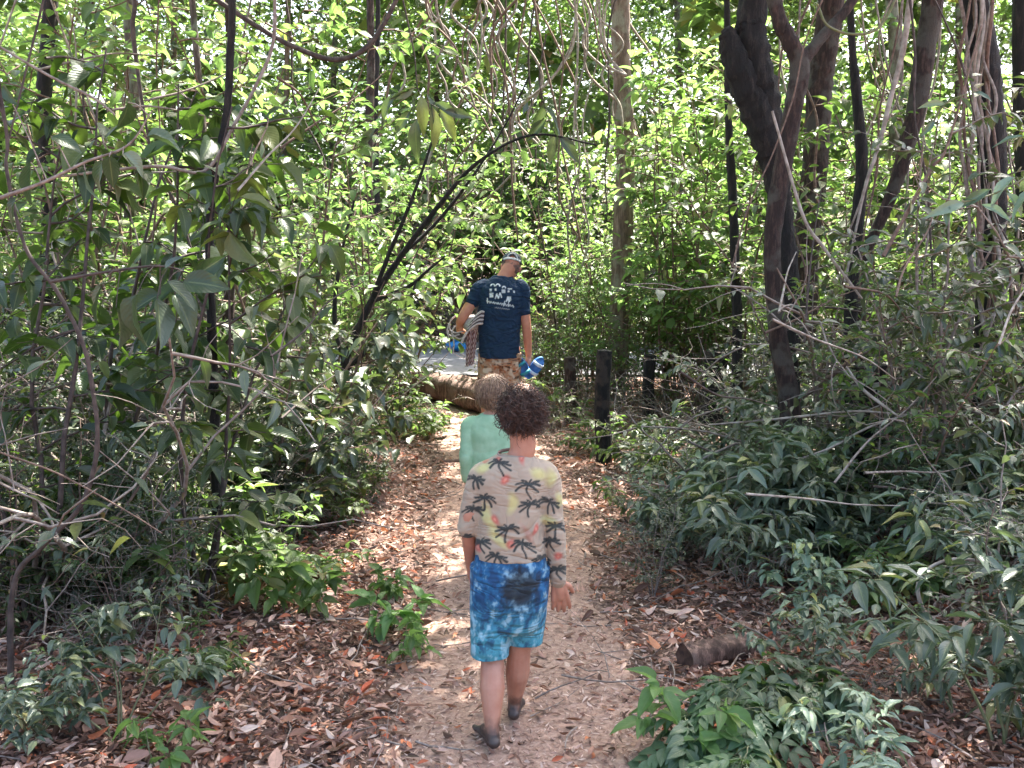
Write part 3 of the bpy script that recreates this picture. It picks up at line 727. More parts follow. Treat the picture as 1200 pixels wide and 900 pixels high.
# charred posts and stumps
def post(px, ytop, ybot, wp, label, m, name='wooden_post', cat='post', flat=True, seed=0):
    D = gd(ybot); b = at(px, ybot, D); t = at(px, ytop, D)
    r = wp / FPX * D / 2; h = t[2] - b[2]; rg = np.random.default_rng(seed)
    z0 = float(gh(b[0], D)); root = empty(name, (b[0], D, z0)); tag(root, label, cat, 'old wooden posts beside the path' if name == 'wooden_post' else None)
    zz = np.linspace(-.1, h, 14); P = np.stack([.012 * np.sin(zz * 5 + seed), .01 * np.cos(zz * 4), zz], 1)
    A = Acc(); V, F = tube(P, r * (1 + .12 * np.exp(-np.clip(zz, 0, 9) * 6)), 14, lump=.05, rng=rg, flute=(3, .06)); A.add(V, F)
    link('shaft', A.mesh('shaft', M[m]), root)
    A = Acc(); k = 14; ring = V[-k:]; top = np.vstack([ring, ring.mean(0) + [0, 0, .015]])
    A.add(top + [0, 0, .001], np.array([[k, q, (q + 1) % k, (q + 2) % k] for q in range(0, k, 2)])); link('top', A.mesh('top', M[m]), root)
    return root
post(668, 420, 497, 14, 'leaning narrow reddish post nearest the path edge, wound with twigs', 'bark_red', seed=1)
post(706, 414, 548, 18, 'blackened upright post in front of the tall tan trunk', 'char', seed=2)
post(760, 420, 502, 14, 'thin grey-black post standing right of the tall tan trunk', 'bark_dark', seed=3)
post(835, 424, 514, 27, 'thick black post with a rounded top in the right thicket', 'char', seed=4)
post(1008, 440, 622, 40, 'wide blackened stump under the thin dark trunk', 'char', 'tree_stump', 'stump', seed=5)

# fallen logs
def log(a, b, ra, rb, label, cut=True, seed=0, bend=.05, up=.6):
    a = np.array(a, float); b = np.array(b, float); rg = np.random.default_rng(seed)
    a[2] = float(gh(a[0], a[1])) + ra * up; b[2] = float(gh(b[0], b[1])) + rb * up
    P = smooth_path([a, (a + b) / 2 + np.array([0, 0, bend]), b], 26)
    root = empty('fallen_log', a); tag(root, label, 'log', 'fallen logs')
    A = Acc(); V, F = tube(P - a, np.linspace(ra, rb, 26), 18, lump=.07, rng=rg, flute=(5, .07)); A.add(V, F)
    link('trunk', A.mesh('trunk', M['log']), root)
    for off in (0, 25 * 18):
        A = Acc()
        ring = V[off:off + 18]; c = ring.mean(0); inner = c + (ring - c) * .55 + nrm((P[-1] - P[0]) * (1 if off == 0 else -1)) * .012
        A.add(np.vstack([ring, inner, c]), np.vstack([[[q, (q + 1) % 18, 18 + (q + 1) % 18, 18 + q] for q in range(18)], [[36, 18 + q, 18 + (q + 1) % 18, 18 + (q + 2) % 18] for q in range(0, 18, 2)]]))
        link('cut_end', A.mesh('cut_end', M['log_cut']), root)
    return root
p1 = at(505, 452, 10.9); p2 = at(575, 492, 9.9)
log((-1.5, 12.4, 0), (-.02, 10.2, 0), .13, .17, 'weathered grey fallen log lying across the path behind the man', seed=3, up=.8)
log((.70, 3.98, 0), (1.02, 4.15, 0), .058, .050, 'short reddish-brown log end lying among dry leaves on the right', seed=5, up=.8, bend=.004)
log((-2.6, 4.75, 0), (-1.35, 4.9, 0), .022, .014, 'thin bare pole lying in the litter on the left', seed=6, up=1.4)

# forked twig on the path by the boy's foot etc.
for pts, lab in (([(530, 899, 3.36, 4), (540, 888, 3.40, 4), (548, 876, 3.45, 3), (545, 868, 3.48, 2)], 'pale curved twig lying on the path by the nearest foot'),
                 ([(520, 541, 8.1, 5), (545, 540, 8.1, 7), (560, 541, 8.1, 6)], 'dark stick lying across the path beside the green-shirted child'),
                 ([(800, 780, 4.2, 4), (1010, 758, 4.4, 3)], 'long thin stick behind the reddish log'),
                 ([(0, 655, 4.0, 4), (70, 640, 4.2, 4), (150, 590, 4.4, 4), (232, 430, 5.2, 3)], 'long dark twig reaching up across the left thicket'),
                 ([(0, 530, 3.3, 2.4), (70, 556, 3.3, 2.4), (150, 600, 3.3, 2), (190, 625, 3.3, 1.5)], 'bare dark grey twig poking in from the left edge'),
                 ([(840, 565, 5.2, 2), (960, 530, 5.2, 2.5), (1020, 500, 5.3, 3), (1090, 478, 5.3, 2)], 'grey dead branch crossing in front of the wide stump'),
                 ([(830, 498, 5.6, 2), (920, 490, 5.5, 3), (1000, 482, 5.4, 3), (1060, 486, 5.3, 2)], 'nearly level pale dead branch across the right thicket'),
                 ([(992, 430, 5.3, 3), (1010, 455, 5.2, 4), (1035, 475, 5.1, 4), (1053, 488, 5.0, 2)], 'broken pale branch end hanging over the wide stump'),
                 ([(935, 470, 6.3, 5), (975, 440, 6.3, 6), (1010, 415, 6.3, 5), (1060, 395, 6.4, 4)], 'thick dark branch leaning right from the forked reddish trunk'),
                 ([(1035, 300, 5.2, 5), (1090, 200, 5.3, 4), (1110, 170, 5.3, 3), (1150, 30, 5.4, 2)], 'thin dark branch slanting up through the right-hand trunks'),
                 ([(905, 130, 5.5, 3), (940, 250, 5.5, 4), (965, 290, 5.5, 4), (1010, 350, 5.5, 3)], 'thin hooked branch beside the forked reddish trunk')):
    limb('bare_branch', lab, 'branch', pts, 'twig_brown' if 'dark' in lab else 'vine_pale', 'bare branches', k=6)

rg = np.random.default_rng(91)
for q in range(40):
    s_ = 'right' if q % 2 else 'left'; x0 = rg.uniform(790, 1190) if q % 2 else rg.uniform(10, 400); y0 = rg.uniform(330, 640) if q % 2 else rg.uniform(60, 640); D = rg.uniform(3.9, 6.6)
    if q % 2 == 0 and x0 > 300 and y0 > 560: continue
    L_ = rg.uniform(60, 190); an = rg.choice([rg.normal(.15, .35), rg.normal(-.9, .4)])
    pts = [(x0 + L_ * t * math.cos(an) + rg.normal() * 4, y0 + L_ * t * math.sin(an) + rg.normal() * 4, D + t * .4, 3.4 - 2.2 * t) for t in (0, .35, .7, 1)]
    limb('bare_branch', f'thin dead stick caught in the {s_} thicket', 'branch', pts, ['vine_pale', 'twig_grey', 'twig_brown', 'twig_dark'][(q // 2) % 4], f'dead sticks caught in the {s_} thicket', k=5)
for q in range(26):
    x0 = rg.uniform(470, 730); D = rg.uniform(10.5, 12.5); y0 = -20; pts = []
    sl_ = rg.uniform(-.5, .5); y1 = rg.uniform(120, 270)
    for yy in np.linspace(y0, y1, 6): pts.append((x0 + sl_ * yy + rg.normal() * 12, yy, D, rg.uniform(2, 3.6)))
    limb('thin_vine', 'tangled thin vine above the far end of the path', 'vine', pts, ['twig_brown', 'vine_pale', 'twig_grey'][q % 3], 'tangled vines above the far end of the path', k=5)

# ================================================================== UNDERGROWTH
rg = np.random.default_rng(5)
def jitter_rows(y0, y1, step, xf):
    o = []
    y = y0
    while y < y1:
        for s in (-1, 1):
            lo, hi = xf(y, s)
            x = lo + rg.random() * step * .6
            while x < hi:
                o.append((s * x, y + rg.uniform(-.3, .3) * step)); x += step * rg.uniform(.8, 1.2)
        y += step * .85
    return o
# edges of the clearing (distance from the middle line to the first shrubs)
def edge(y, s):
    if s < 0: lo = 1.72 - .10 * (y - 4.0) if y < 12 else .9
    else: lo = 1.18 + .0 * y if y < 8 else .95 + .02 * y
    return max(lo, .8), .56 * y + .5
cnt = 0
for x, y in jitter_rows(3.9, 12.6, .74, edge):
    if x < 0 and y > 8.5 and x > -1.9: continue      # keep the view to the road open
    if x < 0 and y > 10.8 and x > -2.6: continue
    d = abs(x) / y
    if x < 0:
        kd = rg.choice(['small', 'smalldark', 'lance', 'dark_broad_low', 'mid', 'bare', 'broad'], p=[.36, .14, .06, .08, .10, .24, .02])
        side = 'left'
    else:
        kd = rg.choice(['small', 'mid', 'lance', 'bare', 'dark_broad_low', 'bright'], p=[.28, .17, .12, .32, .07, .04])
        side = 'right'
    if y > 9: kd = rg.choice(['mid', 'bright', 'small', 'bare'], p=[.4, .25, .25, .1])
    pxx = 600 + FPX * x / y
    if (abs(pxx - 835) < 52 and 5.5 < y < 9.3) or (abs(pxx - 760) < 24 and y < 10) or (abs(pxx - 1008) < 40 and 4.4 < y < 6.2): continue
    edge_d = abs(x) - edge(y, np.sign(x))[0]
    sc = rg.uniform(.7, 1.0) * (.55 + .45 * min(1, edge_d / 1.0)) 
    if y < 5.5: sc *= .85
    if x > 0: sc *= .92
    pxx = 600 + FPX * x / y
    if x > 0 and y < 9.9 and pxx < 900: sc *= .5 if (abs(pxx - 835) < 45 and y < 9) or abs(pxx - 760) < 30 else .66
    if y < 6.4 and 940 < pxx < 1075: sc *= .55
    if x > 0 and y < 9.9 and pxx < 885:      # growth stays low where the old posts stand free
        sc = max(.2, min(sc, (1.78 - .17 * y) / {'mid': 2.4, 'bright': 3.0, 'broad': 2.6}.get(kd, 1.8)))
    nm = {'small': 'small grey-green-leaved shrub', 'smalldark': 'dense dark small-leaved shrub', 'mid': 'leafy green shrub', 'bright': 'tall light green leafy shrub', 'lance': 'narrow-leaved drooping shrub',
          'bare': 'nearly leafless tangle of grey twigs', 'dark_broad_low': 'wide-leaved dull green shrub', 'broad': 'tall large-leaved dark shrub'}[kd]
    zone = 'nearer' if y < 8 else 'farther'
    if x < 0: zn = 'at the far left edge' if pxx < 130 else 'around the reddish sapling trunk' if pxx < 320 else 'by the arching branches'
    else: zn = 'near the thick black post' if pxx < 860 else 'around the forked reddish trunk' if pxx < 980 else 'around the wide stump' if pxx < 1090 else 'by the vine-wrapped trunk'
    if kd == 'bare': nm = 'leafless tangle of grey twigs'
    put(kd, x, y, sc, rg.random() * 6.28, f'{nm} {zn}, {zone} part of the {side} thicket', f'{nm.replace("tangle", "tangles") if kd == "bare" else nm + "s"} {zn}, {zone} {side} thicket', var=rg.integers(0, 9))
    cnt += 1
# behind: lush sunlit growth between path end and road, and beyond the road
for x, y in jitter_rows(11.6, 13.2, .9, lambda y, s: (.75 if s > 0 else 3.0, .56 * y + .6)):
    put(rg.choice(['mid', 'bright', 'small']), x, y, rg.uniform(.6, .95), rg.random() * 6.28, 'sunlit leafy shrub growing at the near edge of the road', 'sunlit shrubs along the near road edge', var=rg.integers(0, 9))
for x, y in jitter_rows(18.0, 23, 1.6, lambda y, s: (.2, .56 * y + .8)):
    kd = rg.choice(['mid', 'bright', 'small', 'broad', 'lance'], p=[.30, .36, .12, .12, .10])
    pxx = 600 + FPX * x / y; zn = 'far left' if pxx < 220 else 'left, between the thicket and the man' if pxx < 600 else 'behind the tall tan trunk' if pxx < 850 else 'far right behind the dark trunks'
    nm = {'mid': 'green bush', 'bright': 'bright light green bush', 'small': 'grey-green small-leaved bush', 'broad': 'dark large-leaved bush', 'lance': 'narrow-leaved drooping bush'}[kd]
    put(kd, x, y, rg.uniform(1.1, 2.1), rg.random() * 6.28, f'{nm} beyond the road, {zn}', f'{nm}es beyond the road, {zn}', var=rg.integers(0, 9), name='tall_bush', cat='bush')
# mid-height saplings with their foliage above head height
for px, D, zz, kd, sc, lab in [(330, 7.6, 0, 'bright', 1.25, 'airy light green sapling left of the arching branches'), (420, 9.6, 0, 'bright', 1.15, 'light green sapling behind the arching branches'),
        (180, 8.2, 0, 'mid', 1.55, 'tall green sapling behind the left thicket'), (60, 7.2, 0, 'mid', 1.5, 'tall green sapling at the far left'),
        (800, 10.2, 0, 'bright', 1.3, 'light green sapling right of the tall tan trunk'), (690, 12.4, 0, 'bright', 1.1, 'light green sapling behind the tall tan trunk'),
        (880, 9.8, 0, 'mid', 1.4, 'green sapling behind the blackened snag'), (1020, 9.2, 0, 'mid', 1.5, 'green sapling behind the thin dark trunk'),
        (1120, 8.0, 0, 'mid', 1.35, 'green sapling behind the vine-wrapped trunk'), (1190, 6.9, 0, 'small', 1.5, 'grey-green sapling cut by the right edge'),
        (105, 5.2, 0, 'broad', 1.15, 'sapling with very large dark leaves at the near left'), (215, 4.6, 0, 'broad', .95, 'young sapling with big oval leaves in front of the left thicket'),
        (20, 4.2, 0, 'broad', 1.05, 'large-leaved sapling against the left edge'), (1205, 5.3, 0, 'lance', .95, 'sapling with long shiny leaves at the right edge'),
        (380, 6.9, 0, 'dark_broad_low', 1.1, 'dull green broad-leaved bush under the arching branches'), (330, 5.9, 0, 'dark_broad_low', .95, 'broad-leaved bush at the edge of the left thicket'),
        (455, 9.2, 0, 'smalldark', .75, 'low dark bush at the bend of the path'),
        (640, 12.2, 0, 'mid', .75, 'green bush just right of the man'), (685, 10.6, 0, 'bright', .62, 'bright low bush between the man and the tan trunk'), (772, 10.3, 0, 'bright', .6, 'bright bush behind the thin grey-black post'),
        (812, 9.9, 0, 'mid', .8, 'mixed green bush behind the thick black post'), (655, 10.2, 0, 'bare', .6, 'dry tan twiggy bush behind the reddish post'), (700, 9.0, 0, 'bare', .5, 'dry twiggy bush around the blackened post'),
        (445, 11.9, 0, 'mid', .95, 'green bush hiding the road left of the man'), (395, 11.2, 0, 'small', 1.0, 'dull bush left of the road opening'), (590, 12.9, 0, 'bare', 1.1, 'bare twiggy bush behind the man'),
        (560, 18.4, 0, 'bare', 1.9, 'big tangle of pale bare branches beyond the road'), (630, 18.2, 0, 'mid', 1.5, 'dark green bush beyond the road right of the man\'s head'), (500, 18.0, 0, 'bright', 1.6, 'glowing green bush beyond the road left of the man'),
        (632, 11.2, 0, 'small', .62, 'low grey-green bush beside the man\'s sandals'), (662, 11.6, 0, 'mid', .5, 'low green bush right of the man\'s sandals'), (650, 13.0, 0, 'small', .8, 'dull bush at the road edge right of the man'),
        (450, 11.0, 0, 'mid', .5, 'low leafy bush left of the road opening'), (700, 13.0, 0, 'small', .9, 'dull bush at the road edge behind the tan trunk'),
        (470, 18.3, 0, 'bare', 2.3, 'tall pale leafless tangle far left of the man'), (610, 18.8, 0, 'bare', 2.6, 'tall pale leafless tangle above the man\'s head'), (690, 18.4, 0, 'bare', 2.4, 'tall pale leafless tangle beyond the tan trunk'),
        (540, 19.2, 0, 'bare', 2.8, 'tallest pale leafless tangle beyond the road'), (800, 17.9, 0, 'bare', 2.2, 'pale leafless tangle right of the tan trunk'), (360, 18.2, 0, 'bare', 2.3, 'pale leafless tangle far behind the left thicket'),
        (640, 9.6, 0, 'bare', .55, 'dry tan twigs at the path edge left of the reddish post'), (792, 9.6, 0, 'bare', .6, 'grey twiggy bush before the thin grey-black post'), (890, 7.2, 0, 'bare', .8, 'grey twiggy bush left of the forked trunk'),
        (630, 12.6, 0, 'smalldark', .62, 'dense low bush hiding the road right of the man'), (665, 12.8, 0, 'smalldark', .66, 'dense low bush left of the tan trunk at the road edge'), (425, 12.4, 0, 'mid', .6, 'leafy bush at the left end of the road opening'),
        (655, 12.1, 0, 'bright', .95, 'bright sapling-like bush between man and tan trunk'), (735, 11.9, 0, 'bright', 1.1, 'bright bush right behind the tan trunk'), (800, 11.4, 0, 'bright', .9, 'bright bush farther right of the tan trunk'), (615, 17.9, 0, 'bright', 1.3, 'bright bush just beyond the road behind the man'),
        (640, 10.9, 0, 'mid', .42, 'small sunlit bush just right of the man'), (680, 10.4, 0, 'mid', .42, 'small sunlit bush behind the reddish post'), (728, 10.3, 0, 'bright', .42, 'small bright bush at the foot of the tan trunk'), (785, 10.6, 0, 'mid', .5, 'small green bush between the two dark posts'), (655, 9.0, 0, 'bare', .32, 'low tangle of dry tan twigs beside the reddish post'), (825, 10.4, 0, 'bright', .6, 'small bright bush behind the thick black post'),
        (560, 12.0, 1.9, 'none', 1, ''), ]:
    if kd == 'none': continue
    x = (px - 600) / FPX * D
    put(kd, x, D, sc, px * .7, lab, 'young trees and bushes rising above the thicket', name='sapling', cat='sapling' if 'sapling' in lab else 'bush', var=px)
# low plants, right side
for px, py, kd, sc, lab in [(870, 640, 'herb', 1.25, 'pale grey-green leafy plant behind the reddish log'), (960, 660, 'herb', 1.2, 'pale leafy plant in front of the wide stump'),
        (810, 610, 'herb', 1.0, 'leafy plant spilling onto the right edge of the path'), (1060, 650, 'herb', 1.25, 'broad patch of pale leaves right of the wide stump'), (905, 700, 'lanceherb', .9, 'low narrow-leaved plant right of the reddish log'),
        (1140, 655, 'herb', 1.2, 'leafy pale plant under the vine-wrapped trunk'), (1185, 690, 'herb', 1.1, 'leafy plant behind the looping pale vine'),
        (845, 910, 'lobed', .75, 'dark green plant with deeply lobed leaves at the bottom right'), (915, 850, 'lobed', .7, 'lobed-leaved plant behind the lowest one'),
        (965, 800, 'herb', .6, 'small pale plant in the shade right of the reddish log'), (990, 925, 'lanceherb', .6, 'narrow-leaved plant cut by the bottom edge'), (820, 890, 'seedling', 1.2, 'small plant with a yellowing leaf at the bottom of the path edge'),
        (1175, 880, 'lanceherb', 1.05, 'grey-green plant with pointed leaflets in the bottom right corner'), (1120, 850, 'lanceherb', .7, 'pointed-leaved plant left of the corner plant'), (1200, 810, 'lanceherb', 1.0, 'pointed-leaved plant higher up the right edge'),
        (765, 610, 'herbdark', .75, 'small green plant touching the path edge on the right'), (790, 650, 'herb', .7, 'low pale seedling beside the path on the right'), (745, 560, 'herbdark', .8, 'green plant at the foot of the blackened post'),
        (700, 530, 'herbdark', .7, 'small green plant left of the blackened post'), (800, 560, 'herbdark', .9, 'green plant before the thick black post'), (900, 590, 'herb', 1.0, 'leafy plant at the foot of the forked reddish trunk'),
        (980, 745, 'herb', .7, 'small pale plant on the litter between the lobed plants and the stump'), (1040, 720, 'herbdark', .75, 'green plant beside the looping vine'),
        # left side
        (140, 880, 'herb', .78, 'pale plant with large grey-green leaves at the bottom left'), (40, 890, 'herb', .55, 'small pale plant in the bottom left corner'), (185, 910, 'seedling', .85, 'bright yellow-green seedling at the bottom left'),
        (430, 745, 'seedling', 1.25, 'bright seedling on the litter left of the path'), (470, 775, 'seedling', .8, 'tiny seedling with one long leaf near the path'), (445, 700, 'seedling', .9, 'bright leaf sprout beside the path'), (385, 735, 'seedling', 1.1, 'small bright sprout farther from the path'),
        (340, 690, 'herbdark', .7, 'green plant at the thicket foot on the left'), (250, 680, 'herbdark', .8, 'green plant under the left thicket'), (160, 700, 'lance', .35, 'drooping narrow-leaved plant under the left thicket'),
        (390, 620, 'herbdark', .7, 'bright-edged plant where the left thicket meets the litter'), (420, 590, 'herbdark', .6, 'low plant below the arching branches'), (310, 640, 'herb', .7, 'dull low plant in the left thicket shade'),
        (240, 790, 'herbdark', .45, 'small dark plant alone on the left litter'), (340, 720, 'seedling', 1.3, 'single grey-leaved seedling on the left litter'), (60, 730, 'herb', .9, 'grey-leaved plant at the left edge'),
        (498, 512, 'herbdark', .6, 'bright yellow-green plant by the fallen log'), (470, 505, 'herbdark', .9, 'sunlit plant left of the fallen log'), (470, 520, 'herbdark', .8, 'sunlit low plant at the path bend'),
        (640, 500, 'herbdark', .9, 'sunlit plant right of the man at the path edge')]:
    D = gd(py); x = at(px, py, D)[0]
    o = put(kd, x, D, sc, px * .37, lab, 'low plants on the forest floor', name='low_plant', cat='plant', var=px + py)
for q in range(30):
    px = rg.uniform(-20, 430); py = 735 - px * .32 + rg.uniform(-45, 10); D = gd(py); x = at(px, py, D)[0]
    kd = ['small', 'bare', 'smalldark', 'herbdark', 'bare'][q % 5]
    put(kd, x, D, rg.uniform(.28, .5) * (1.3 if kd == 'herbdark' else 1), rg.random() * 6, 'low scrubby growth along the foot of the left thicket', 'low scrub along the foot of the left thicket', name='low_shrub', cat='shrub', var=q)
for q in range(16):
    px = rg.uniform(745, 1190); py = rg.uniform(600, 700); D = gd(py); x = at(px, py, D)[0]
    kd = ['small', 'bare', 'herb', 'bare'][q % 4]
    put(kd, x, D, rg.uniform(.3, .45) * (1.6 if kd == 'herb' else 1), rg.random() * 6, 'low scrubby growth in the right thicket behind the reddish log', 'low scrub behind the reddish log', name='low_shrub', cat='shrub', var=q)
for px, D, kd, sc, lab in [(958, 6.4, 'small', .9, 'loose small-leaved sapling just right of the forked reddish trunk'), (1105, 5.6, 'small', 1.3, 'loose small-leaved sapling between the thin dark trunk and the wrapped trunk'), (912, 7.6, 'small', .8, 'small-leaved bush left of the forked reddish trunk'),
        (1030, 6.6, 'bare', 1.7, 'tall twiggy bush behind the wide stump'), (1130, 5.9, 'bare', 1.6, 'tall twiggy bush in front of the wrapped trunk'), (940, 7.6, 'mid', 1.25, 'green sapling pressed against the forked reddish trunk'), (330, 6.4, 'bare', 1.7, 'tall twiggy bush in the left thicket by the arching branches'), (60, 4.6, 'bare', 1.5, 'tall twiggy bush near the left edge'), (190, 5.4, 'bare', 1.6, 'tall twiggy bush before the grey-brown trunk')]:
    put(kd, at(px, 500, D)[0], D, sc, px * .9, lab, 'loose saplings and twiggy bushes close by', name='sapling', cat='sapling', var=px)
for q in range(12):
    px = rg.uniform(-30, 250); py = rg.uniform(690, 770); D = gd(py); x = at(px, py, D)[0]
    put(['small', 'bare', 'smalldark'][q % 3], x, D, rg.uniform(.36, .55), rg.random() * 6, 'dull tangled shrub at the lower left, rooted in dry leaves', 'tangled shrubs at the lower left', name='low_shrub', cat='shrub', var=q)
# airy growth at head height and above, in the middle distance
for px, D, kd, sc, lab in [(455, 11.4, 'bright', 1.2, 'tall bright sapling left of the man, leaves above head height'), (425, 12.9, 'mid', 1.45, 'tall sapling left of the road opening'), (780, 10.6, 'bright', 1.35, 'tall sapling between the tan trunk and the black snag'),
        (840, 11.5, 'bright', 1.5, 'bright tall sapling far behind the thick black post'), (960, 10.8, 'bright', 1.5, 'bright tall sapling behind the broad grey-brown trunk'), (1090, 10.0, 'bright', 1.4, 'bright tall sapling behind the leaning trunk'),
        (250, 9.8, 'bright', 1.5, 'bright tall sapling deep in the left thicket'), (120, 10.2, 'bright', 1.5, 'bright tall sapling far left, deep in the thicket'), (640, 14.0 - 1.2, 'mid', 1.4, 'thin tall sapling behind the man on the right')]:
    put(kd, (px - 600) / FPX * D, D, sc, px * .9, lab, 'tall saplings in the middle distance', name='sapling', cat='sapling', var=px)
# denser waist-high growth behind the low plants on both sides
for q in range(34):
    s = 1 if q % 2 else -1
    y = rg.uniform(4.6, 8.5); x = s * rg.uniform(edge(y, s)[0] - .15, .56 * y)
    kd = rg.choice(['herb', 'herbdark', 'lanceherb'] if s > 0 else ['herbdark', 'herb', 'herbdark'])
    sc = rg.uniform(.8, 1.25); pxx = 600 + FPX * x / y
    if s > 0 and y > 6.2 and pxx < 890: sc *= .45
    if s > 0 and 960 < pxx < 1050: sc *= .6
    put(kd, x, y, sc, rg.random() * 6, f'waist-high leafy plant filling the thicket {"right" if s > 0 else "left"} of the path', f'leafy plants filling the {"right" if s > 0 else "left"} thicket', name='leafy_plant', cat='plant', var=q)

# boughs of big dark leaves hanging close by at the top left
def leafy_branch(label, pts, lf, LL, ratio, tmpl, lmat, smat, seed, droop=.5):
    P = np.array([at(a, b, d) for a, b, d in pts]); o0 = P[0]; rg = np.random.default_rng(seed)
    root = empty('leafy_branch', o0); tag(root, label, 'branch', 'leafy boughs hanging close to the camera')
    SP = smooth_path(P, len(P) * 6) - o0; A = Acc(); A.add(*tube(SP, np.linspace(.006, .002, len(SP)), 6)); out = ([], [], [], [], [])
    for (a, b, d, dx, dy, s) in lf:      # leaves one by one: base point and hanging direction in the picture
        p = at(a, b, d) - o0; e = at(a + dx, b + dy, d + rg.uniform(-.06, .06)) - o0; k = np.argmin(((SP - p) ** 2).sum(1))
        A.add(*tube(smooth_path([SP[k], (SP[k] + p) / 2 + [0, 0, .01], p], 6), np.linspace(.0022, .0015, 6), 4))
        v = e - p; L = np.linalg.norm(v) * s * (.85 if d < 5 else .72)
        out[0].append(p); out[1].append(v); out[2].append(np.array([rg.normal() * .6, -.5 + rg.normal() * .35, .7 + rg.normal() * .35])); out[3].append(L); out[4].append(L * ratio)
    link('stem', A.mesh('stem', M[smat]), root); B = Acc(); leaves(B, out[0], out[1], out[2], np.array(out[3]), np.array(out[4]), tmpl, rg); link('foliage', B.mesh('foliage', M[lmat]), root)
leafy_branch('bough with a cluster of large oval dark leaves at mid left', [(60, 330, 3.2), (130, 318, 3.15), (190, 312, 3.1), (238, 326, 3.1)],
    [(192, 322, 3.05, 12, -32, 1), (215, 330, 3.0, 58, 4, 1.0), (196, 330, 3.0, 46, 34, 1), (188, 345, 3.1, -46, 22, 1), (160, 345, 3.0, -8, 70, 1), (184, 350, 3.05, 8, 70, 1), (136, 360, 3.1, 14, 55, 1), (205, 345, 3.1, 30, 48, 1), (120, 335, 3.1, -22, 50, 1), (230, 322, 3.0, 40, -25, 1)], .17, .52, T_OVH, 'leaf_bough', 'twig_dark', 3)
leafy_branch('bough of dark hanging leaves with one pale leaf at the upper left', [(0, 232, 2.9), (50, 214, 2.9), (100, 190, 2.9), (150, 170, 2.9), (178, 130, 2.9)],
    [(128, 184, 2.85, 6, 42, 1), (120, 188, 2.9, -20, 48, 1), (36, 190, 2.9, -2, 58, 1), (60, 160, 2.9, 42, 14, 1), (150, 120, 2.9, -8, 52, 1), (144, 180, 2.85, 34, 26, 1), (100, 200, 2.9, 4, 50, 1), (4, 100, 2.9, 20, 28, 1), (172, 160, 2.95, 52, 8, 1), (20, 230, 2.9, -20, 44, 1)], .16, .5, T_OVH, 'leaf_bough', 'twig_grey', 4)
leafy_branch('bough with long drooping grey-green leaves above the arching branches', [(470, -10, 7.0), (485, 60, 7.0), (492, 110, 7.0), (520, 130, 7.0)],
    [(490, 105, 7, -18, 50, 1), (494, 112, 7, 4, 62, 1), (500, 110, 7, 22, 56, 1), (486, 100, 7, -42, 26, 1), (510, 120, 7, 40, 20, 1), (505, 125, 7, 14, 70, 1), (480, 130, 7, -28, 40, 1), (515, 128, 7, 34, 52, 1), (488, 140, 7, -6, 70, 1), (470, 110, 7, -50, 40, 1), (440, 150, 7, -30, 30, 1), (520, 130, 7, 50, 8, 1)], .2, .33, T_LANH, 'leaf_grey', 'twig_dark', 5)
leafy_branch('second bough of drooping dull leaves right of it', [(640, 40, 8.0), (632, 90, 8.0), (640, 130, 8.0), (652, 160, 8.0)],
    [(640, 120, 8, -20, 40, 1), (648, 140, 8, 16, 48, 1), (636, 125, 8, 30, 20, 1), (650, 155, 8, -8, 52, 1), (640, 140, 8, -34, 36, 1), (656, 160, 8, 34, 40, 1), (630, 100, 8, -30, 22, 1)], .2, .36, T_LANH, 'leaf_grey', 'twig_dark', 6)
leafy_branch('bough of long shiny blue-green leaves reaching in from the right edge', [(1230, 190, 4.4), (1190, 215, 4.4), (1150, 232, 4.4), (1105, 240, 4.4)],
    [(1160, 222, 4.4, -45, 26, 1), (1190, 208, 4.4, -40, 24, 1), (1200, 160, 4.4, -44, 6, 1), (1112, 240, 4.4, -4, 30, 1), (1205, 200, 4.4, -10, 36, 1), (1150, 240, 4.4, 44, 22, 1), (1130, 238, 4.4, -46, 12, 1), (1180, 226, 4.4, 30, 30, 1), (1215, 220, 4.4, -44, 30, 1)], .2, .3, T_LANH, 'leaf_teal', 'twig_green', 7)
leafy_branch('bough with three long pale leaves among the right-hand trunks', [(1090, 150, 5.2), (1110, 120, 5.2), (1150, 105, 5.2)],
    [(1108, 122, 5.2, -44, 4, 1), (1112, 118, 5.2, -22, 14, 1), (1125, 114, 5.2, 24, 26, 1), (1095, 140, 5.2, -20, 28, 1), (1140, 108, 5.2, 36, 8, 1)], .2, .3, T_LANH, 'leaf_teal', 'twig_green', 8)
# trees standing just outside the view, whose crowns shade the path
for q, (x, y, h, cs) in enumerate([(-3.4, 1.0, 6.4, .9), (3.9, 4.6, 6.6, .9), (-3.9, 4.0, 6.4, 1.0)]):
    rg3 = np.random.default_rng(q + 400); root = empty('tree', (x, y, float(gh(x, y)) - .05)); tag(root, 'tree standing outside the view whose crown shades the path', 'tree', 'shade trees around the camera')
    TP = smooth_path([(0, 0, 0), (rg3.normal() * .1, rg3.normal() * .1, h * .5), (-.25 * x, 0, h)], 20)
    A = Acc(); A.add(*tube(TP, np.linspace(.12, .05, 20), 10, lump=.05, rng=rg3)); link('trunk', A.mesh('trunk', M['bark_grey']), root)
    c = link('crown', CROWN[q % 3][0], root); c.location = [float(v) for v in TP[-1]]; c.scale = [cs] * 3; c.rotation_euler = (0, 0, q)
    for z in range(4):
        e = TP[-1] + np.array([math.cos(z * 1.6) * 1.5, math.sin(z * 1.6) * 1.5, .4]); A = Acc(); A.add(*tube(smooth_path([TP[15], (TP[15] + e) / 2 + [0, 0, .2], e], 8), np.linspace(.03, .01, 8), 6)); link('limb', A.mesh('limb', M['bark_grey']), root)

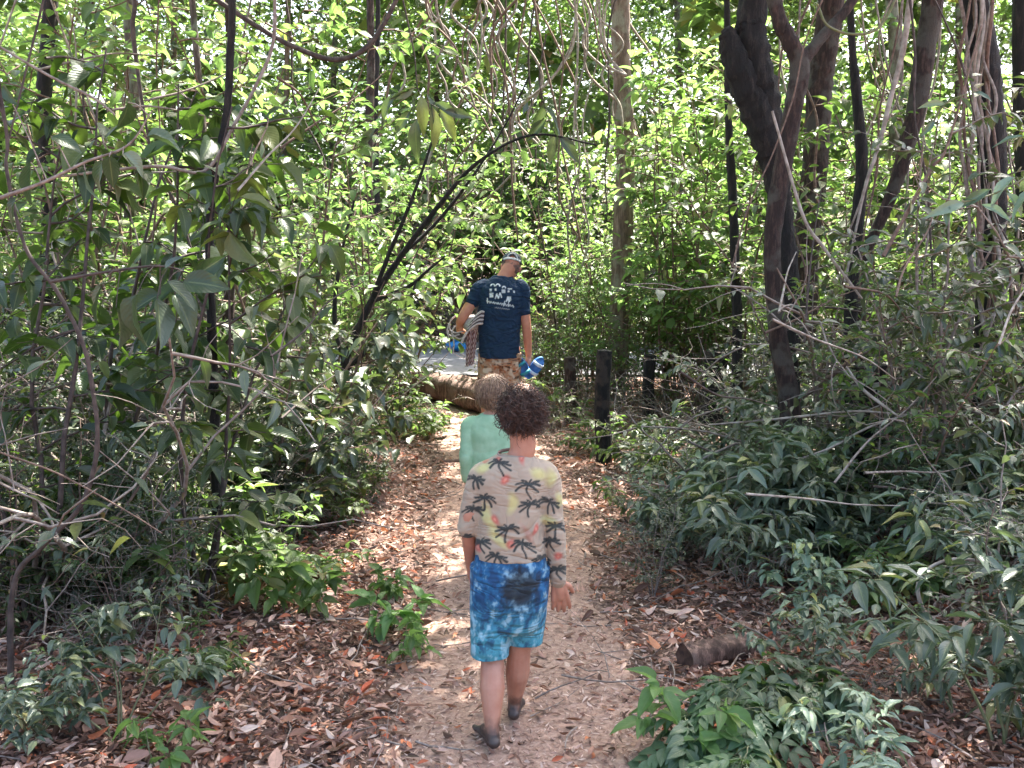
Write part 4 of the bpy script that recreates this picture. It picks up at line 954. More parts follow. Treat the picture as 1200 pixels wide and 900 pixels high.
# ================================================================== PEOPLE
def to_obj(name, pieces, voxel, smooth, m, parent, attr=None, disp=None, iters=None):
    """union of closed pieces -> one continuous surface"""
    V = []; F = []; n = 0
    for v, f in pieces: V.append(v); F.append(f + n); n += len(v)
    me = mesh('tmp', np.vstack(V), np.vstack(F))
    o = bpy.data.objects.new('tmp', me); COL.objects.link(o)
    r = o.modifiers.new('r', 'REMESH'); r.mode = 'VOXEL'; r.voxel_size = voxel
    if smooth:
        s = o.modifiers.new('s', 'SMOOTH'); s.iterations = smooth; s.factor = .5
    dg = bpy.context.evaluated_depsgraph_get()
    nm = bpy.data.meshes.new_from_object(o.evaluated_get(dg)); nm.name = name
    bpy.data.objects.remove(o)
    nm.polygons.foreach_set('use_smooth', np.ones(len(nm.polygons), bool))
    co = np.zeros(len(nm.vertices) * 3, np.float32); nm.vertices.foreach_get('co', co); co = co.reshape(-1, 3)
    if disp is not None:
        no = np.zeros(len(nm.vertices) * 3, np.float32); nm.vertices.foreach_get('normal', no); no = no.reshape(-1, 3)
        co2 = co + no * disp(co)[:, None]; nm.vertices.foreach_set('co', co2.astype(np.float32).ravel())
    if attr is not None:
        a = nm.attributes.new('print', 'FLOAT_COLOR', 'POINT'); c = attr(co)
        a.data.foreach_set('color', np.hstack([c, np.ones((len(c), 1))]).astype(np.float32).ravel())
    nm.materials.clear(); nm.materials.append(m); nm.update()
    return link(name, nm, parent)

def limbm(pts, rad, rb=None, n=None, k=16):
    P = smooth_path(pts, n or len(pts) * 6); t = np.linspace(0, len(rad) - 1, len(P))
    ra = np.interp(t, np.arange(len(rad)), rad)
    return tube(P, ra, k, rb=None if rb is None else np.interp(t, np.arange(len(rb)), rb), cap=True)

def stack(sec, k=28, n=40, lean=None):
    """closed loft of horizontal ellipses: (z, cx, cy, rx, ry)"""
    S = np.array(sec, float); t = np.linspace(0, len(S) - 1, n)
    Q = np.stack([np.interp(t, np.arange(len(S)), S[:, c]) for c in range(5)], 1)
    for _ in range(2): Q[1:-1] = (Q[:-2] + 2 * Q[1:-1] + Q[2:]) / 4
    th = np.arange(k) / k * 2 * math.pi; c, s = np.cos(th), np.sin(th)
    sq = (np.abs(c) ** .88 * np.sign(c), np.abs(s) ** .88 * np.sign(s))
    V = np.stack([Q[:, 1:2] + Q[:, 3:4] * sq[0], Q[:, 2:3] + Q[:, 4:5] * sq[1], np.repeat(Q[:, 0:1], k, 1)], -1).reshape(-1, 3)
    i = np.arange(n - 1)[:, None] * k; j = np.arange(k)[None]; j2 = (j + 1) % k
    F = np.stack([i + j, i + j2, i + k + j2, i + k + j], -1).reshape(-1, 4)
    V = np.vstack([V, [Q[0, 1], Q[0, 2], Q[0, 0]], [Q[-1, 1], Q[-1, 2], Q[-1, 0]]]); a, b = len(V) - 2, len(V) - 1; o = (n - 1) * k
    e = [[a, (q + 2) % k, (q + 1) % k, q] for q in range(0, k, 2)] + [[b, o + q, o + (q + 1) % k, o + (q + 2) % k] for q in range(0, k, 2)]
    return V, np.vstack([F, e])

def ball(c, r, k=20, n=14):
    c = np.array(c, float); r = np.broadcast_to(np.array(r, float), (3,))
    z = -np.cos(np.linspace(.15, math.pi - .15, n)); s = np.sqrt(1 - z * z); th = np.arange(k) / k * 2 * math.pi
    V = np.stack([s[:, None] * np.cos(th), s[:, None] * np.sin(th), np.repeat(z[:, None], k, 1)], -1).reshape(-1, 3)
    i = np.arange(n - 1)[:, None] * k; j = np.arange(k)[None]; j2 = (j + 1) % k
    F = np.stack([i + j, i + j2, i + k + j2, i + k + j], -1).reshape(-1, 4)
    V = np.vstack([V, [0, 0, -1], [0, 0, 1]]); a, b = len(V) - 2, len(V) - 1; o = (n - 1) * k
    e = [[a, (q + 2) % k, (q + 1) % k, q] for q in range(0, k, 2)] + [[b, o + q, o + (q + 1) % k, o + (q + 2) % k] for q in range(0, k, 2)]
    return V * r + c, np.vstack([F, e])

def rotx(P, o, ang, axis='x'):
    P = np.asarray(P, float) - o; c, s = math.cos(ang), math.sin(ang)
    Mx = {'x': [[1, 0, 0], [0, c, -s], [0, s, c]], 'y': [[c, 0, s], [0, 1, 0], [-s, 0, c]], 'z': [[c, -s, 0], [s, c, 0], [0, 0, 1]]}[axis]
    return P @ np.array(Mx).T + o

def head_pieces(c, H, nod=0.0, tilt=0.0):
    """head facing +y; H = head height"""
    c = np.array(c, float); s = H / .23
    P = [ball(c + np.array([0, -.012, .022]) * s, np.array([.076, .092, .092]) * s), ball(c + np.array([0, .018, -.045]) * s, np.array([.056, .066, .068]) * s),
         ball(c + np.array([0, .062, -.088]) * s, np.array([.024, .022, .020]) * s),
         limbm([c + np.array([0, .082, .012]) * s, c + np.array([0, .098, -.022]) * s, c + np.array([0, .100, -.034]) * s], [.007 * s, .011 * s, .012 * s]),
         ball(c + np.array([0, .082, -.062]) * s, np.array([.022, .008, .006]) * s), ball(c + np.array([0, .080, -.071]) * s, np.array([.019, .008, .006]) * s),
         ball(c + np.array([0, .074, .028]) * s, np.array([.050, .012, .010]) * s)]
    for e in (-1, 1): P.append(ball(c + np.array([e * .078, -.006, -.018]) * s, np.array([.009, .019, .031]) * s)); P.append(ball(c + np.array([e * .083, -.016, -.012]) * s, np.array([.008, .009, .024]) * s))
    out = []
    for v, f in P:
        v = rotx(v, c - np.array([0, 0, .08 * s]), nod, 'x'); v = rotx(v, c - np.array([0, 0, .08 * s]), tilt, 'y'); out.append((v, f))
    return out

def eyes(c, H, nod, tilt, parent, skin):
    s = H / .23
    for e in (-1, 1):
        v, f = ball(np.array(c) + np.array([e * .030, .066, .004]) * s, .0125 * s)
        v = rotx(v, np.array(c) - np.array([0, 0, .08 * s]), -abs(nod) if nod < 0 else nod, 'x'); v = rotx(v, np.array(c) - np.array([0, 0, .08 * s]), tilt, 'y')
        a = Acc(); a.add(v, f); link('eye', a.mesh('eye', M['eye']), parent)

def hand(wrist, dirv, palmn, S, curl=.5, side=1, thumb=1.0):
    """palm + 5 fingers; side=+1: thumb towards cross(dir,palmn)"""
    d = nrm(dirv); nn = nrm(np.array(palmn) - np.dot(palmn, d) * d); x = np.cross(d, nn) * side
    w_ = np.array(wrist, float); P = []
    pl = .085 * S
    P.append(limbm([w_ - d * .01 * S, w_ + d * pl * .5, w_ + d * pl * .95], [.024 * S, .038 * S, .036 * S], [.017 * S, .014 * S, .012 * S]) if False else limbm([w_, w_ + d * pl * .5, w_ + d * pl * .85], [.021 * S, .022 * S, .018 * S]))
    for q, (off, ln, rr) in enumerate([(.030, .066, .0088), (.010, .076, .0092), (-.010, .070, .0088), (-.029, .054, .0078)]):
        b = w_ + d * pl * .25 + x * off * .55 * S; k1 = w_ + d * pl * (1 - abs(off) * 1.5) + x * off * S
        cu = curl * (1 + .15 * q)
        fan = x * off * 5.0
        d1 = nrm(d * math.cos(cu * .5) + nn * math.sin(cu * .5) + fan); d2 = nrm(d * math.cos(cu * 1.1) + nn * math.sin(cu * 1.1) + fan * .5); d3 = nrm(d * math.cos(cu * 1.7) + nn * math.sin(cu * 1.7))
        L = ln * S
        P.append(limbm([b, (b + k1) / 2, k1], [.013 * S, .0125 * S, .0105 * S]))
        P.append(limbm([k1, k1 + d1 * L * .42, k1 + d1 * L * .42 + d2 * L * .33, k1 + d1 * L * .42 + d2 * L * .33 + d3 * L * .22], [rr * S * 1.05, rr * S, rr * S * .92, rr * S * .8]))
    b = w_ + d * pl * .22 + x * .020 * S
    t1 = nrm(x * .8 + d * .7 + nn * .25); t2 = nrm(x * .35 + d * .9 + nn * .45)
    P.append(limbm([b, b + t1 * .035 * S, b + t1 * .035 * S + t2 * .028 * S, b + t1 * .035 * S + t2 * .05 * S], [.013 * S, .0115 * S, .010 * S, .008 * S]))
    return P

def foot(ankle, toe_dir, S, heel_up=0.0):
    """bare foot; ankle centre 7 cm above the sole"""
    a = np.array(ankle, float); t = nrm(np.array([toe_dir[0], toe_dir[1], 0])); s = np.cross(t, [0, 0, 1.0]); z = np.array([0, 0, 1.0])
    P = [limbm([a, a - z * .035 * S - t * .012 * S], [.030 * S, .030 * S]), ball(a - z * .048 * S - t * .030 * S, np.array([.027, .027, .024]) * S),
         limbm([a - z * .015 * S + t * .01 * S, a - z * .035 * S + t * .07 * S, a - z * .052 * S + t * .125 * S], [.030 * S, .028 * S, .019 * S]),
         limbm([a - z * .055 * S - t * .02 * S, a - z * .056 * S + t * .06 * S, a - z * .055 * S + t * .12 * S], [.024 * S, .024 * S, .018 * S])]
    for sg in (-1, 1): P.append(limbm([a - z * .055 * S + t * .06 * S + s * sg * .01 * S, a - z * .056 * S + t * .125 * S + s * sg * .022 * S], [.018 * S, .016 * S]))
    for q in range(5):
        o = (q - 2) * .0165 * S; ln = [.034, .030, .027, .023, .019][q] * S
        b = a - z * .058 * S + t * (.13 - .006 * q) * S + s * o
        P.append(limbm([b, b + t * ln * .9 - z * .002], [[.012, .0085, .008, .0078, .0075][q] * S] * 2))
    return P

def skin_mat(name, col, dirt=None, z0=0, z1=0):
    m, nt, out = nodes(name)
    tex = nd(nt, 'TexCoord')
    n1 = nd(nt, 'TexNoise', None, Vector=tex.outputs['Object'], Scale=28.0, Detail=4.0)
    n2 = nd(nt, 'TexNoise', None, Vector=tex.outputs['Object'], Scale=300.0, Detail=2.0)
    c = ramp(nt, n1.outputs[0], [(.3, tuple(x * y for x, y in zip(col, (.88, .78, .75)))), (.7, col)])
    if dirt:
        sp = nd(nt, 'SeparateXYZ', None, Vector=tex.outputs['Object'])
        h = math_(nt, 'ADD', sp.outputs[2], math_(nt, 'MULTIPLY_ADD', n1.outputs[0], .09, -.045))
        mr = nd(nt, 'MapRange', None, Value=h, From_Min=z0, From_Max=z1, To_Min=.95, To_Max=0.0)
        c = mix(nt, mr.outputs[0], c, dirt)
    bp = nd(nt, 'Bump', None, Strength=.2, Distance=.001, Height=n2.outputs[0])
    pb = nd(nt, 'BsdfPrincipled', None, Base_Color=c, Roughness=.5, Normal=bp.outputs[0])
    pb.inputs['Subsurface Weight'].default_value = .12; pb.inputs['Subsurface Radius'].default_value = (1, .35, .2); pb.inputs['Subsurface Scale'].default_value = .012
    nt.links.new(pb.outputs[0], out.inputs[0]); return m
M['eye'] = plain('eye', (.75, .73, .70), .2, (.7, .68, .66), 10)
M['skin_boy'] = skin_mat('skin_boy', (.44, .215, .145), (.035, .028, .026), .055, .115)
M['skin_kid'] = skin_mat('skin_kid', (.52, .29, .21))
M['skin_man'] = skin_mat('skin_man', (.58, .26, .17))
M['hair_dark'] = plain('hair_dark', (.022, .011, .008), .42, (.080, .036, .024), 60, spec=.5)
M['hair_brown'] = plain('hair_brown', (.17, .095, .060), .45, (.36, .23, .15), 60, spec=.5)
M['hair_grey'] = plain('hair_grey', (.30, .20, .17), .6, (.16, .10, .09), 90)

def hair_obj(parent, c, r, n, curl, m, seed, thick, length, low=-.9, mop=1.0, face=.45):
    """a cap of hair with many locks; the face side (+y) stays free below the fringe"""
    rg = np.random.default_rng(seed); c = np.array(c, float); r = np.array(r, float); A = Acc()
    v, f = ball(c, r * .985, 28, 20); d = (v - c) / r
    back = np.clip((d[:, 1] - face) * 2.5, 0, 1) * np.clip((.35 - d[:, 2]) * 3, 0, 1)
    v = c + (v - c) * (1 - .22 * back)[:, None]; A.add(v, f)
    k = 0
    while k < n:
        u = nrm(rg.standard_normal(3))
        if u[2] < low or (u[1] > face and u[2] < .35) or (u[1] > .1 and u[2] < -.25): continue
        k += 1
        p = c + u * r * rg.uniform(.93, 1.03)
        t = nrm(np.array([u[0] * .5, u[1] * .5 - .05, -1.0]) * (1 - u[2] * .4) + rg.standard_normal(3) * (.25 + curl * .5)); t = nrm(t - np.dot(t, u) * u * (.9 if curl < .3 else .6))
        big = curl > .3 and rg.random() < .10; L = length * rg.uniform(.6, 1.25) * (1.5 if big else 1); m_ = 9 if curl > .3 else 6
        q = np.linspace(0, 1, m_); b = np.cross(t, u)
        cr = curl * .009 * rg.uniform(.5, 1.3) * (1.7 if big else 1)
        ang = q * (7.0 if curl > .3 else 1.5) + rg.random() * 6
        pts = p + np.outer(q * L, t) + np.outer(cr * np.cos(ang), b) + np.outer(cr * np.sin(ang) * .9 + (cr * .6), u) - np.outer(q ** 2 * L * .35 * (1 - curl * .6), u * .6)
        rr = thick * (1 - .65 * q) * rg.uniform(.5, 1.2)
        A.add(*tube(pts, rr, 4))
    return link('hair', A.mesh('hair', m), parent)

def wrinkle(amp, seed=0, f=1.0):
    rg = np.random.default_rng(seed); K = rg.standard_normal((9, 3)) * np.array([22, 22, 30]) * f; ph = rg.random(9) * 6
    def fn(co):   # a few creased folds over soft undulation
        s = sum(np.sin(co @ K[i] + ph[i] + 1.5 * np.sin(co @ K[(i + 1) % 9] * .5)) for i in range(9)) / 9
        r = sum((1 - np.abs(np.sin(co @ K[i] * .55 + ph[i] + 1.2 * np.sin(co @ K[(i + 2) % 9] * .35)))) ** 3 for i in range(5)) / 5
        return amp * (s * 1.3 - r * 2.6 + .5)
    return fn

def seg_d(p, a, b):
    a = np.array(a, float); b = np.array(b, float); d = b - a; t = np.clip(((p - a) @ d) / (d @ d + 1e-9), 0, 1)
    return np.linalg.norm(p - a - t[:, None] * d, axis=1)
def poly_d(p, pts):
    return np.min([seg_d(p, pts[i], pts[i + 1]) for i in range(len(pts) - 1)], axis=0)

# ---- boy nearest the camera -------------------------------------------------
BD = 3.44
BO = np.array([-.005, BD, 0.014])
def bl(px, py, dy=0.0):
    q = at(px, py, BD + dy); return q - BO
boy = empty('person', BO)
tag(boy, 'nearest child walking barefoot away, curly dark hair, palm-tree print shirt and blue shorts', 'person')
def leg(hip, knee, ankle, r): return limbm([hip, (hip + knee) / 2, knee, knee * .55 + ankle * .45 + np.array([0, -.008, 0]), ankle], [r[0], r[0] * .9, r[1], r[2], r[3]])
bc = bl(598, 600)[0]
Lh, Rh = np.array([bc - .062, 0, .60]), np.array([bc + .062, 0, .60])
Lk, Rk = bl(577, 768, -.02), bl(609, 760, .02)
La = np.array([bl(577, 850, -.09)[0], -.135, .066]); Ra = np.array([bl(603, 832, .07)[0], .07, .070])
Ls, Rs = bl(566, 558), bl(640, 558)
Le, Re = bl(549, 612, -.01), bl(650, 618, -.01)
Lw, Rw = bl(552, 664, .10), bl(653, 680, .01)
hc = bl(612, 484, .01)
BP = [stack([(.48, bc, 0, .095, .075), (.56, bc, 0, .112, .09), (.63, bc, 0, .110, .085), (.72, bc, 0, .094, .072), (.82, bc, 0, .108, .078), (.90, bc + .003, 0, .125, .078), (.945, bc + .005, 0, .100, .058), (.975, bc + .008, 0, .060, .045), (.99, bc + .01, 0, .040, .040)]),
      limbm([np.array([bc + .008, -.002, .95]), np.array([hc[0], .004, 1.0]), np.array([hc[0], .008, 1.07])], [.040, .044, .045])]
BP += [leg(Lh, Lk, La, (.064, .040, .044, .024)), leg(Rh, Rk, Ra, (.064, .040, .044, .024))]
BP += foot(La, (-.30, .95), .80) + foot(Ra, (.10, 1), .80)
BP += [limbm([np.array([bc - .07, 0, .93]), Ls, (Ls + Le) / 2, Le, (Le + Lw) / 2, Lw], [.045, .040, .033, .027, .026, .019]),
       limbm([np.array([bc + .07, 0, .93]), Rs, (Rs + Re) / 2, Re, (Re + Rw) / 2, Rw], [.045, .040, .033, .027, .025, .019])]
BP += hand(Rw, np.array([.16, .16, -1]), np.array([-.2, .9, 0]), .88, .28, side=1)
BP += hand(Lw, np.array([.05, .35, -.8]), np.array([.9, 0, 0]), .78, .7, side=-1)
BP += head_pieces(hc, .205, -.18, .04)
to_obj('body', BP, .0034, 3, M['skin_boy'], boy)
eyes(hc, .205, -.18, .04, boy, None)
hair_obj(boy, hc + np.array([0, -.008, .016]), (.069, .081, .074), 2600, .85, M['hair_dark'], 4, .0017, .040, low=-.80)
# shirt
def boy_print(co):
    n = len(co); rg = np.random.default_rng(2)
    W = co + BO; px, py = proj(W)
    # wrap-around for front
    p = np.stack([px, py], 1) + np.stack([2 * np.sin(py * .2), 1.5 * np.sin(px * .21)], 1)
    c = np.tile(np.array([.41, .33, .25]), (n, 1))
    def blob(x, y, rx, ry, col, a=.8, ang=0.0):
        d = p - [x, y]; ca, sa = math.cos(ang), math.sin(ang); u = (d[:, 0] * ca + d[:, 1] * sa) / rx; v = (-d[:, 0] * sa + d[:, 1] * ca) / ry
        k = np.clip(1.6 - np.sqrt(u * u + v * v) * 1.6, 0, 1)[:, None] * a; c[:] = c * (1 - k) + np.array(col) * k
    for x, y, rx, ry, an in [(630, 556, 14, 9, .6), (645, 560, 8, 14, 0), (645, 612, 12, 9, 0), (572, 608, 8, 26, -.4), (585, 632, 22, 7, .6), (567, 548, 14, 7, -.3), (600, 590, 8, 16, 0), (655, 585, 6, 12, 0)]:
        blob(x, y, rx, ry, (.58, .55, .22), .75, an)
    for x, y, rx, ry, an in [(591, 561, 7, 8, 0), (612, 536, 5, 12, -.25), (600, 638, 7, 8, 0), (581, 610, 6, 7, 0), (585, 538, 5, 5, 0), (626, 620, 4, 9, .4), (652, 650, 6, 6, 0), (560, 640, 6, 8, 0)]:
        blob(x, y, rx, ry, (.52, .09, .07), .85, an)
        blob(x, y, rx * .4, ry * .4, (.75, .35, .25), .6)
    blob(618, 625, 18, 5, (.40, .20, .15), .7, .9)
    dark = np.array([.012, .026, .030])
    palms = [(587, 541, 13, .1), (620, 566, 15, .05), (566, 583, 13, .4), (555, 596, 12, -.2), (620, 589, 13, -.3), (642, 588, 13, .3), (593, 618, 14, -.2), (565, 634, 12, .2), (614, 637, 14, .0), (580, 652, 14, .2), (650, 615, 12, 0), (633, 655, 12, .3), (648, 632, 10, -.4), (600, 700, 12, 0), (556, 560, 11, .5), (655, 665, 11, .2), (549, 630, 9, .2)]
    for x, y, s, rot in palms:
        D_ = []
        for k, a in enumerate((-2.9, -2.3, -1.55, -.75, -.2, .45, 2.7)):
            a += rot; q = [(x, y)]
            for t in (.5, 1.0): q.append((x + math.cos(a) * s * t, y + math.sin(a) * s * t * .75 + s * .42 * t * t))
            dd = poly_d(p, q); D_.append(dd - .95)
        D_.append(poly_d(p, [(x, y), (x - 1.5, y + s * .5), (x + 1, y + s * 1.15)]) - .9)
        k = np.clip(.9 - np.min(D_, 0), 0, 1)[:, None] * .95; c = c * (1 - k) + dark * k
    return c
M['boy_shirt'] = vcol_mat('boy_shirt', .8, 900, .3, .1)
so_ = lambda a: np.array(a, float)
SP_ = [stack([(.632, bc, 0, .124, .100), (.66, bc, 0, .124, .098), (.74, bc, 0, .118, .090), (.82, bc, 0, .124, .092), (.90, bc + .003, 0, .138, .090), (.945, bc + .005, 0, .128, .080), (.975, bc + .008, 0, .085, .064), (.992, bc + .01, 0, .056, .053)]),
       limbm([so_([bc - .05, 0, .925]), Ls, (Ls + Le) / 2, Le * .9 + Lw * .1], [.05, .047, .043, .041]),
       limbm([so_([bc + .05, 0, .925]), Rs, (Rs + Re) / 2, Re, (Re + Rw) / 2, Rw - [0, 0, .0]], [.05, .047, .044, .037, .034, .027])]
to_obj('shirt', SP_, .0034, 5, M['boy_shirt'], boy, boy_print, wrinkle(.0062, 1, .8))
def ring_part(name, c, rx, ry, thick, m, parent, tilt=0.0, attr=None):
    th = np.linspace(0, 2 * math.pi, 40); P = np.stack([c[0] + rx * np.cos(th), c[1] + ry * np.sin(th), c[2] + tilt * np.sin(th)], 1)
    v, f = tube(P, thick, 6, rb=np.full(40, thick * 2.2)); A = Acc(); A.add(v, f); return link(name, A.mesh(name, m), parent)
M['shirt_trim'] = plain('shirt_trim', (.33, .25, .21), .85, (.25, .18, .15), 50, .4)
ring_part('collar', (bc + .010, 0, .992), .052, .049, .003, M['shirt_trim'], boy, .006)
# shorts, tie-dye with a wet seat
def boy_shorts(co):
    W = co + BO; px, py = proj(W)
    from mathutils import noise as mn
    n = len(co); f = np.array([mn.fractal((c_[0] * 26, c_[1] * 26, c_[2] * 19), .7, 2.1, 5) for c_ in co.tolist()]) * 1.6
    t = np.clip((py - 700) / 50, 0, 1)
    c = np.tile(np.array([.008, .105, .25]), (n, 1)) * (1 - t[:, None]) + np.array([.055, .27, .35]) * t[:, None]
    k = np.clip(f * 1.9 - .35, 0, 1)[:, None] * (.55 + .2 * t[:, None]); c = c * (1 - k) + np.array([.36, .58, .68]) * k
    k = np.clip(-f * 1.8 - .3, 0, 1)[:, None] * .75; c = c * (1 - k) + np.array([.004, .035, .11]) * k
    back = (co[:, 1] < .02)
    u = (px - 609) / 24; v = (py - 686) / 25; v = np.where(v > 0, v * .62, v)
    k = np.clip(2.2 - 2.2 * (np.sqrt(np.abs(u) ** 2.5 + v * v) + .22 * f), 0, 1)[:, None] * .93 * back[:, None]; c = c * (1 - k) + np.array([.012, .022, .030]) * k
    return c
M['boy_shorts'] = vcol_mat('boy_shorts', .7, 500, .15, .05, .3, .4)
def short_leg(h, k_, r0, r1, drop):
    e = h + (k_ - h) * drop; return limbm([h + [0, 0, .02], (h + e) / 2, e], [r0, (r0 + r1) / 2, r1])
Z = [stack([(.37, bc, .005, .10, .080), (.42, bc, .003, .122, .096), (.50, bc, 0, .130, .104), (.56, bc, 0, .132, .108), (.615, bc, 0, .126, .100), (.655, bc, 0, .118, .090)])]
def tub(h, e, r0, r1):   # straight-cut trouser leg (flat hem)
    zt, zb = h[2], e[2]; s = []
    for t in np.linspace(1, 0, 8): s.append((zb + (zt - zb) * t, e[0] + (h[0] - e[0]) * t, e[1] + (h[1] - e[1]) * t, r1 + (r0 - r1) * t, (r1 + (r0 - r1) * t) * 1.08))
    return stack(s[::-1], n=30)
Z += [tub(np.array([bc - .064, 0, .60]), np.array([bc - .072, -.015, .285]), .076, .068), tub(np.array([bc + .062, 0, .60]), np.array([bc + .050, .03, .315]), .076, .066)]
to_obj('shorts', Z, .0034, 5, M['boy_shorts'], boy, boy_shorts, wrinkle(.0040, 5))

# ---- second child, green shirt ---------------------------------------------
KD = 5.2
KO = np.array([at(576, 500, KD)[0], KD, 0.0])
kid = empty('person', KO); tag(kid, 'small child in a plain green shirt with light brown hair, half hidden by the boy', 'person')
hk = np.array([at(577, 462, KD)[0] - KO[0], .01, .965])
kL, kR = np.array([-.055, 0, .47]), np.array([.055, 0, .47])
KP = [stack([(.42, 0, 0, .085, .07), (.48, 0, 0, .098, .078), (.56, 0, 0, .090, .070), (.66, 0, 0, .092, .070), (.76, 0, 0, .108, .072), (.82, 0, 0, .104, .062), (.85, 0, 0, .07, .052), (.865, 0, 0, .04, .042)]),
      limbm([(0, 0, .80), (0, .004, .86), (hk[0], .008, .92)], [.045, .037, .037]),
      leg(kL, np.array([-.055, .05, .28]), np.array([-.05, .06, .06]), (.055, .037, .036, .023)), leg(kR, np.array([.055, .0, .28]), np.array([.05, -.09, .065]), (.055, .037, .036, .023))]
KP += foot(np.array([-.05, .06, .06]), (-.1, 1), .70) + foot(np.array([.05, -.09, .06]), (.1, 1), .70)
kLs, kRs = np.array([-.112, 0, .80]), np.array([.112, 0, .80])
kLe, kRe = np.array([-.132, -.03, .635]), np.array([.132, .02, .635]); kLw, kRw = np.array([-.128, .03, .49]), np.array([.13, .10, .50])
for s, e, w_, sg in ((kLs, kLe, kLw, -1), (kRs, kRe, kRw, 1)):
    KP.append(limbm([s * [.5, 1, 1], s, (s + e) / 2, e, (e + w_) / 2, w_], [.04, .035, .029, .024, .023, .017]))
    KP += hand(w_, np.array([0, .2, -1]), np.array([-sg, .2, 0]), .68, .6, side=-sg)
KP += head_pieces(hk, .19, -.10, 0)
to_obj('body', KP, .0045, 3, M['skin_kid'], kid)
eyes(hk, .19, -.10, 0, kid, None)
hair_obj(kid, hk + np.array([0, -.006, .018]), (.076, .086, .083), 1300, .12, M['hair_brown'], 9, .0030, .07, low=-.75)
M['green_cloth'] = plain('green_cloth', (.28, .46, .29), .85, (.36, .54, .36), 20, .25, dist=.01)
to_obj('shirt', [stack([(.44, 0, 0, .118, .092), (.52, 0, 0, .114, .088), (.66, 0, 0, .110, .083), (.76, 0, 0, .122, .083), (.815, 0, 0, .116, .072), (.845, 0, 0, .078, .060), (.862, 0, 0, .052, .050)])] +
       [limbm([s * [.5, 1, 1], s, (s + e) / 2, e, e * .2 + w_ * .8], [.045, .045, .039, .034, .028]) for s, e, w_ in ((kLs, kLe, kLw), (kRs, kRe, kRw))], .005, 4, M['green_cloth'], kid, None, wrinkle(.0035, 9, .7))
M['kid_shorts'] = plain('kid_shorts', (.05, .08, .16), .8, (.07, .11, .2), 20, .25, dist=.01)
to_obj('shorts', [stack([(.40, 0, 0, .10, .085), (.47, 0, 0, .112, .088), (.53, 0, 0, .100, .078)]), tub(np.array([-.055, 0, .47]), np.array([-.058, .03, .27]), .064, .060), tub(np.array([.055, 0, .47]), np.array([.058, .0, .27]), .064, .060)], .005, 3, M['kid_shorts'], kid, None, wrinkle(.003, 3))

# ---- man --------------------------------------------------------------------
MD = 8.9
MO = np.array([at(586, 400, MD)[0], MD, 0.0])
man = empty('person', MO); tag(man, 'man in a navy printed t-shirt and cap walking away with head bowed, towel under arm', 'person')
def ml(px, py, dy=0.0): return at(px, py, MD + dy) - MO
ht = ml(597.5, 311.5, .04)
mLs, mRs = ml(563, 338), ml(611, 338)
mLe, mRe = ml(541, 374, -.05), ml(617, 384, -.02)
mLw, mRw = ml(538, 386, .19), ml(619.5, 417, .05)
mh = (-.005, .81)
MP = [stack([(.78, 0, 0, .15, .12), (.86, 0, 0, .172, .14), (.95, 0, 0, .165, .135), (1.05, 0, 0, .155, .125), (1.18, 0, 0, .17, .125), (1.30, .005, 0, .185, .118), (1.38, .008, 0, .17, .10), (1.43, .012, .005, .11, .08), (1.46, .02, .01, .07, .065)]),
      limbm([(.01, -.005, 1.38), (.04, .01, 1.46), (ht[0] - .005, .02, 1.54)], [.080, .064, .060]),
      leg(np.array([-.09, 0, .84]), np.array([-.115, -.01, .48]), np.array([-.10, -.09, .085]), (.088, .058, .058, .036)), leg(np.array([.09, 0, .84]), np.array([.09, .07, .48]), np.array([.08, .16, .075]), (.088, .058, .058, .036))]
MP += foot(np.array([-.10, -.09, .075]), (-.15, 1), 1.1) + foot(np.array([.08, .16, .075]), (.15, 1), 1.1)
MP.append(limbm([mLs * [.5, 1, 1], mLs, (mLs + mLe) / 2, mLe, (mLe + mLw) / 2, mLw], [.07, .062, .050, .042, .040, .029]))
MP.append(limbm([mRs * [.5, 1, 1], mRs, (mRs + mRe) / 2, mRe, (mRe + mRw) / 2, mRw], [.07, .062, .048, .041, .037, .027]))
MP += hand(mRw, np.array([.03, .1, -1]), np.array([-.8, .3, 0]), 1.05, 1.0, side=-1)
MP += hand(mLw, np.array([.5, .45, -.25]), np.array([.2, -.2, 1]), 1.05, .8, side=-1)
MP += head_pieces(ht, .235, -.38, .14)
to_obj('body', MP, .0065, 3, M['skin_man'], man)
eyes(ht, .235, -.38, .14, man, None)
hv = lambda d: rotx(ht + np.array(d) * (.225 / .23), ht - np.array([0, 0, .08]), -.55) if False else None
def hp(d):
    v = ht + np.array([d], float) * (.225 / .23); o_ = ht - np.array([0, 0, .08 * .225 / .23]); return rotx(rotx(v, o_, -.38, 'x'), o_, .14, 'y')[0]
hair_obj(man, hp((0, -.012, .010)), (.079, .088, .088), 900, .05, M['hair_grey'], 12, .0022, .022, low=-.85)
# cap: crown, brim, rear strap
M['cap_cloth'] = plain('cap_cloth', (.045, .055, .075), .8, (.07, .085, .11), 40, .2)
M['cap_strap'] = plain('cap_strap', (.60, .62, .62), .6, (.5, .5, .5), 40)
def cap_part(name, fn, m):
    v, f = fn; v = (v - 0); o_ = ht - np.array([0, 0, .08 * .225 / .23]); v = rotx(rotx(v, o_, -.38, 'x'), o_, .14, 'y'); a = Acc(); a.add(v, f); return link(name, a.mesh(name, m), cap_root)
cap_root = empty('cap', (0, 0, 0)); cap_root.parent = man
a_ = Acc(); v, f = ball(ht + [0, -.010, .035], (.088, .104, .090), 30, 22)
hgt = v[:, 2] - (ht[2] + .035)
arch = np.exp(-((v[:, 0] - ht[0]) / .034) ** 2) * np.clip(-(v[:, 1] - ht[1]) * 20, 0, 1)
lim = .0 + .045 * arch
v[:, 2] = np.maximum(v[:, 2], ht[2] + .035 + lim - .01)
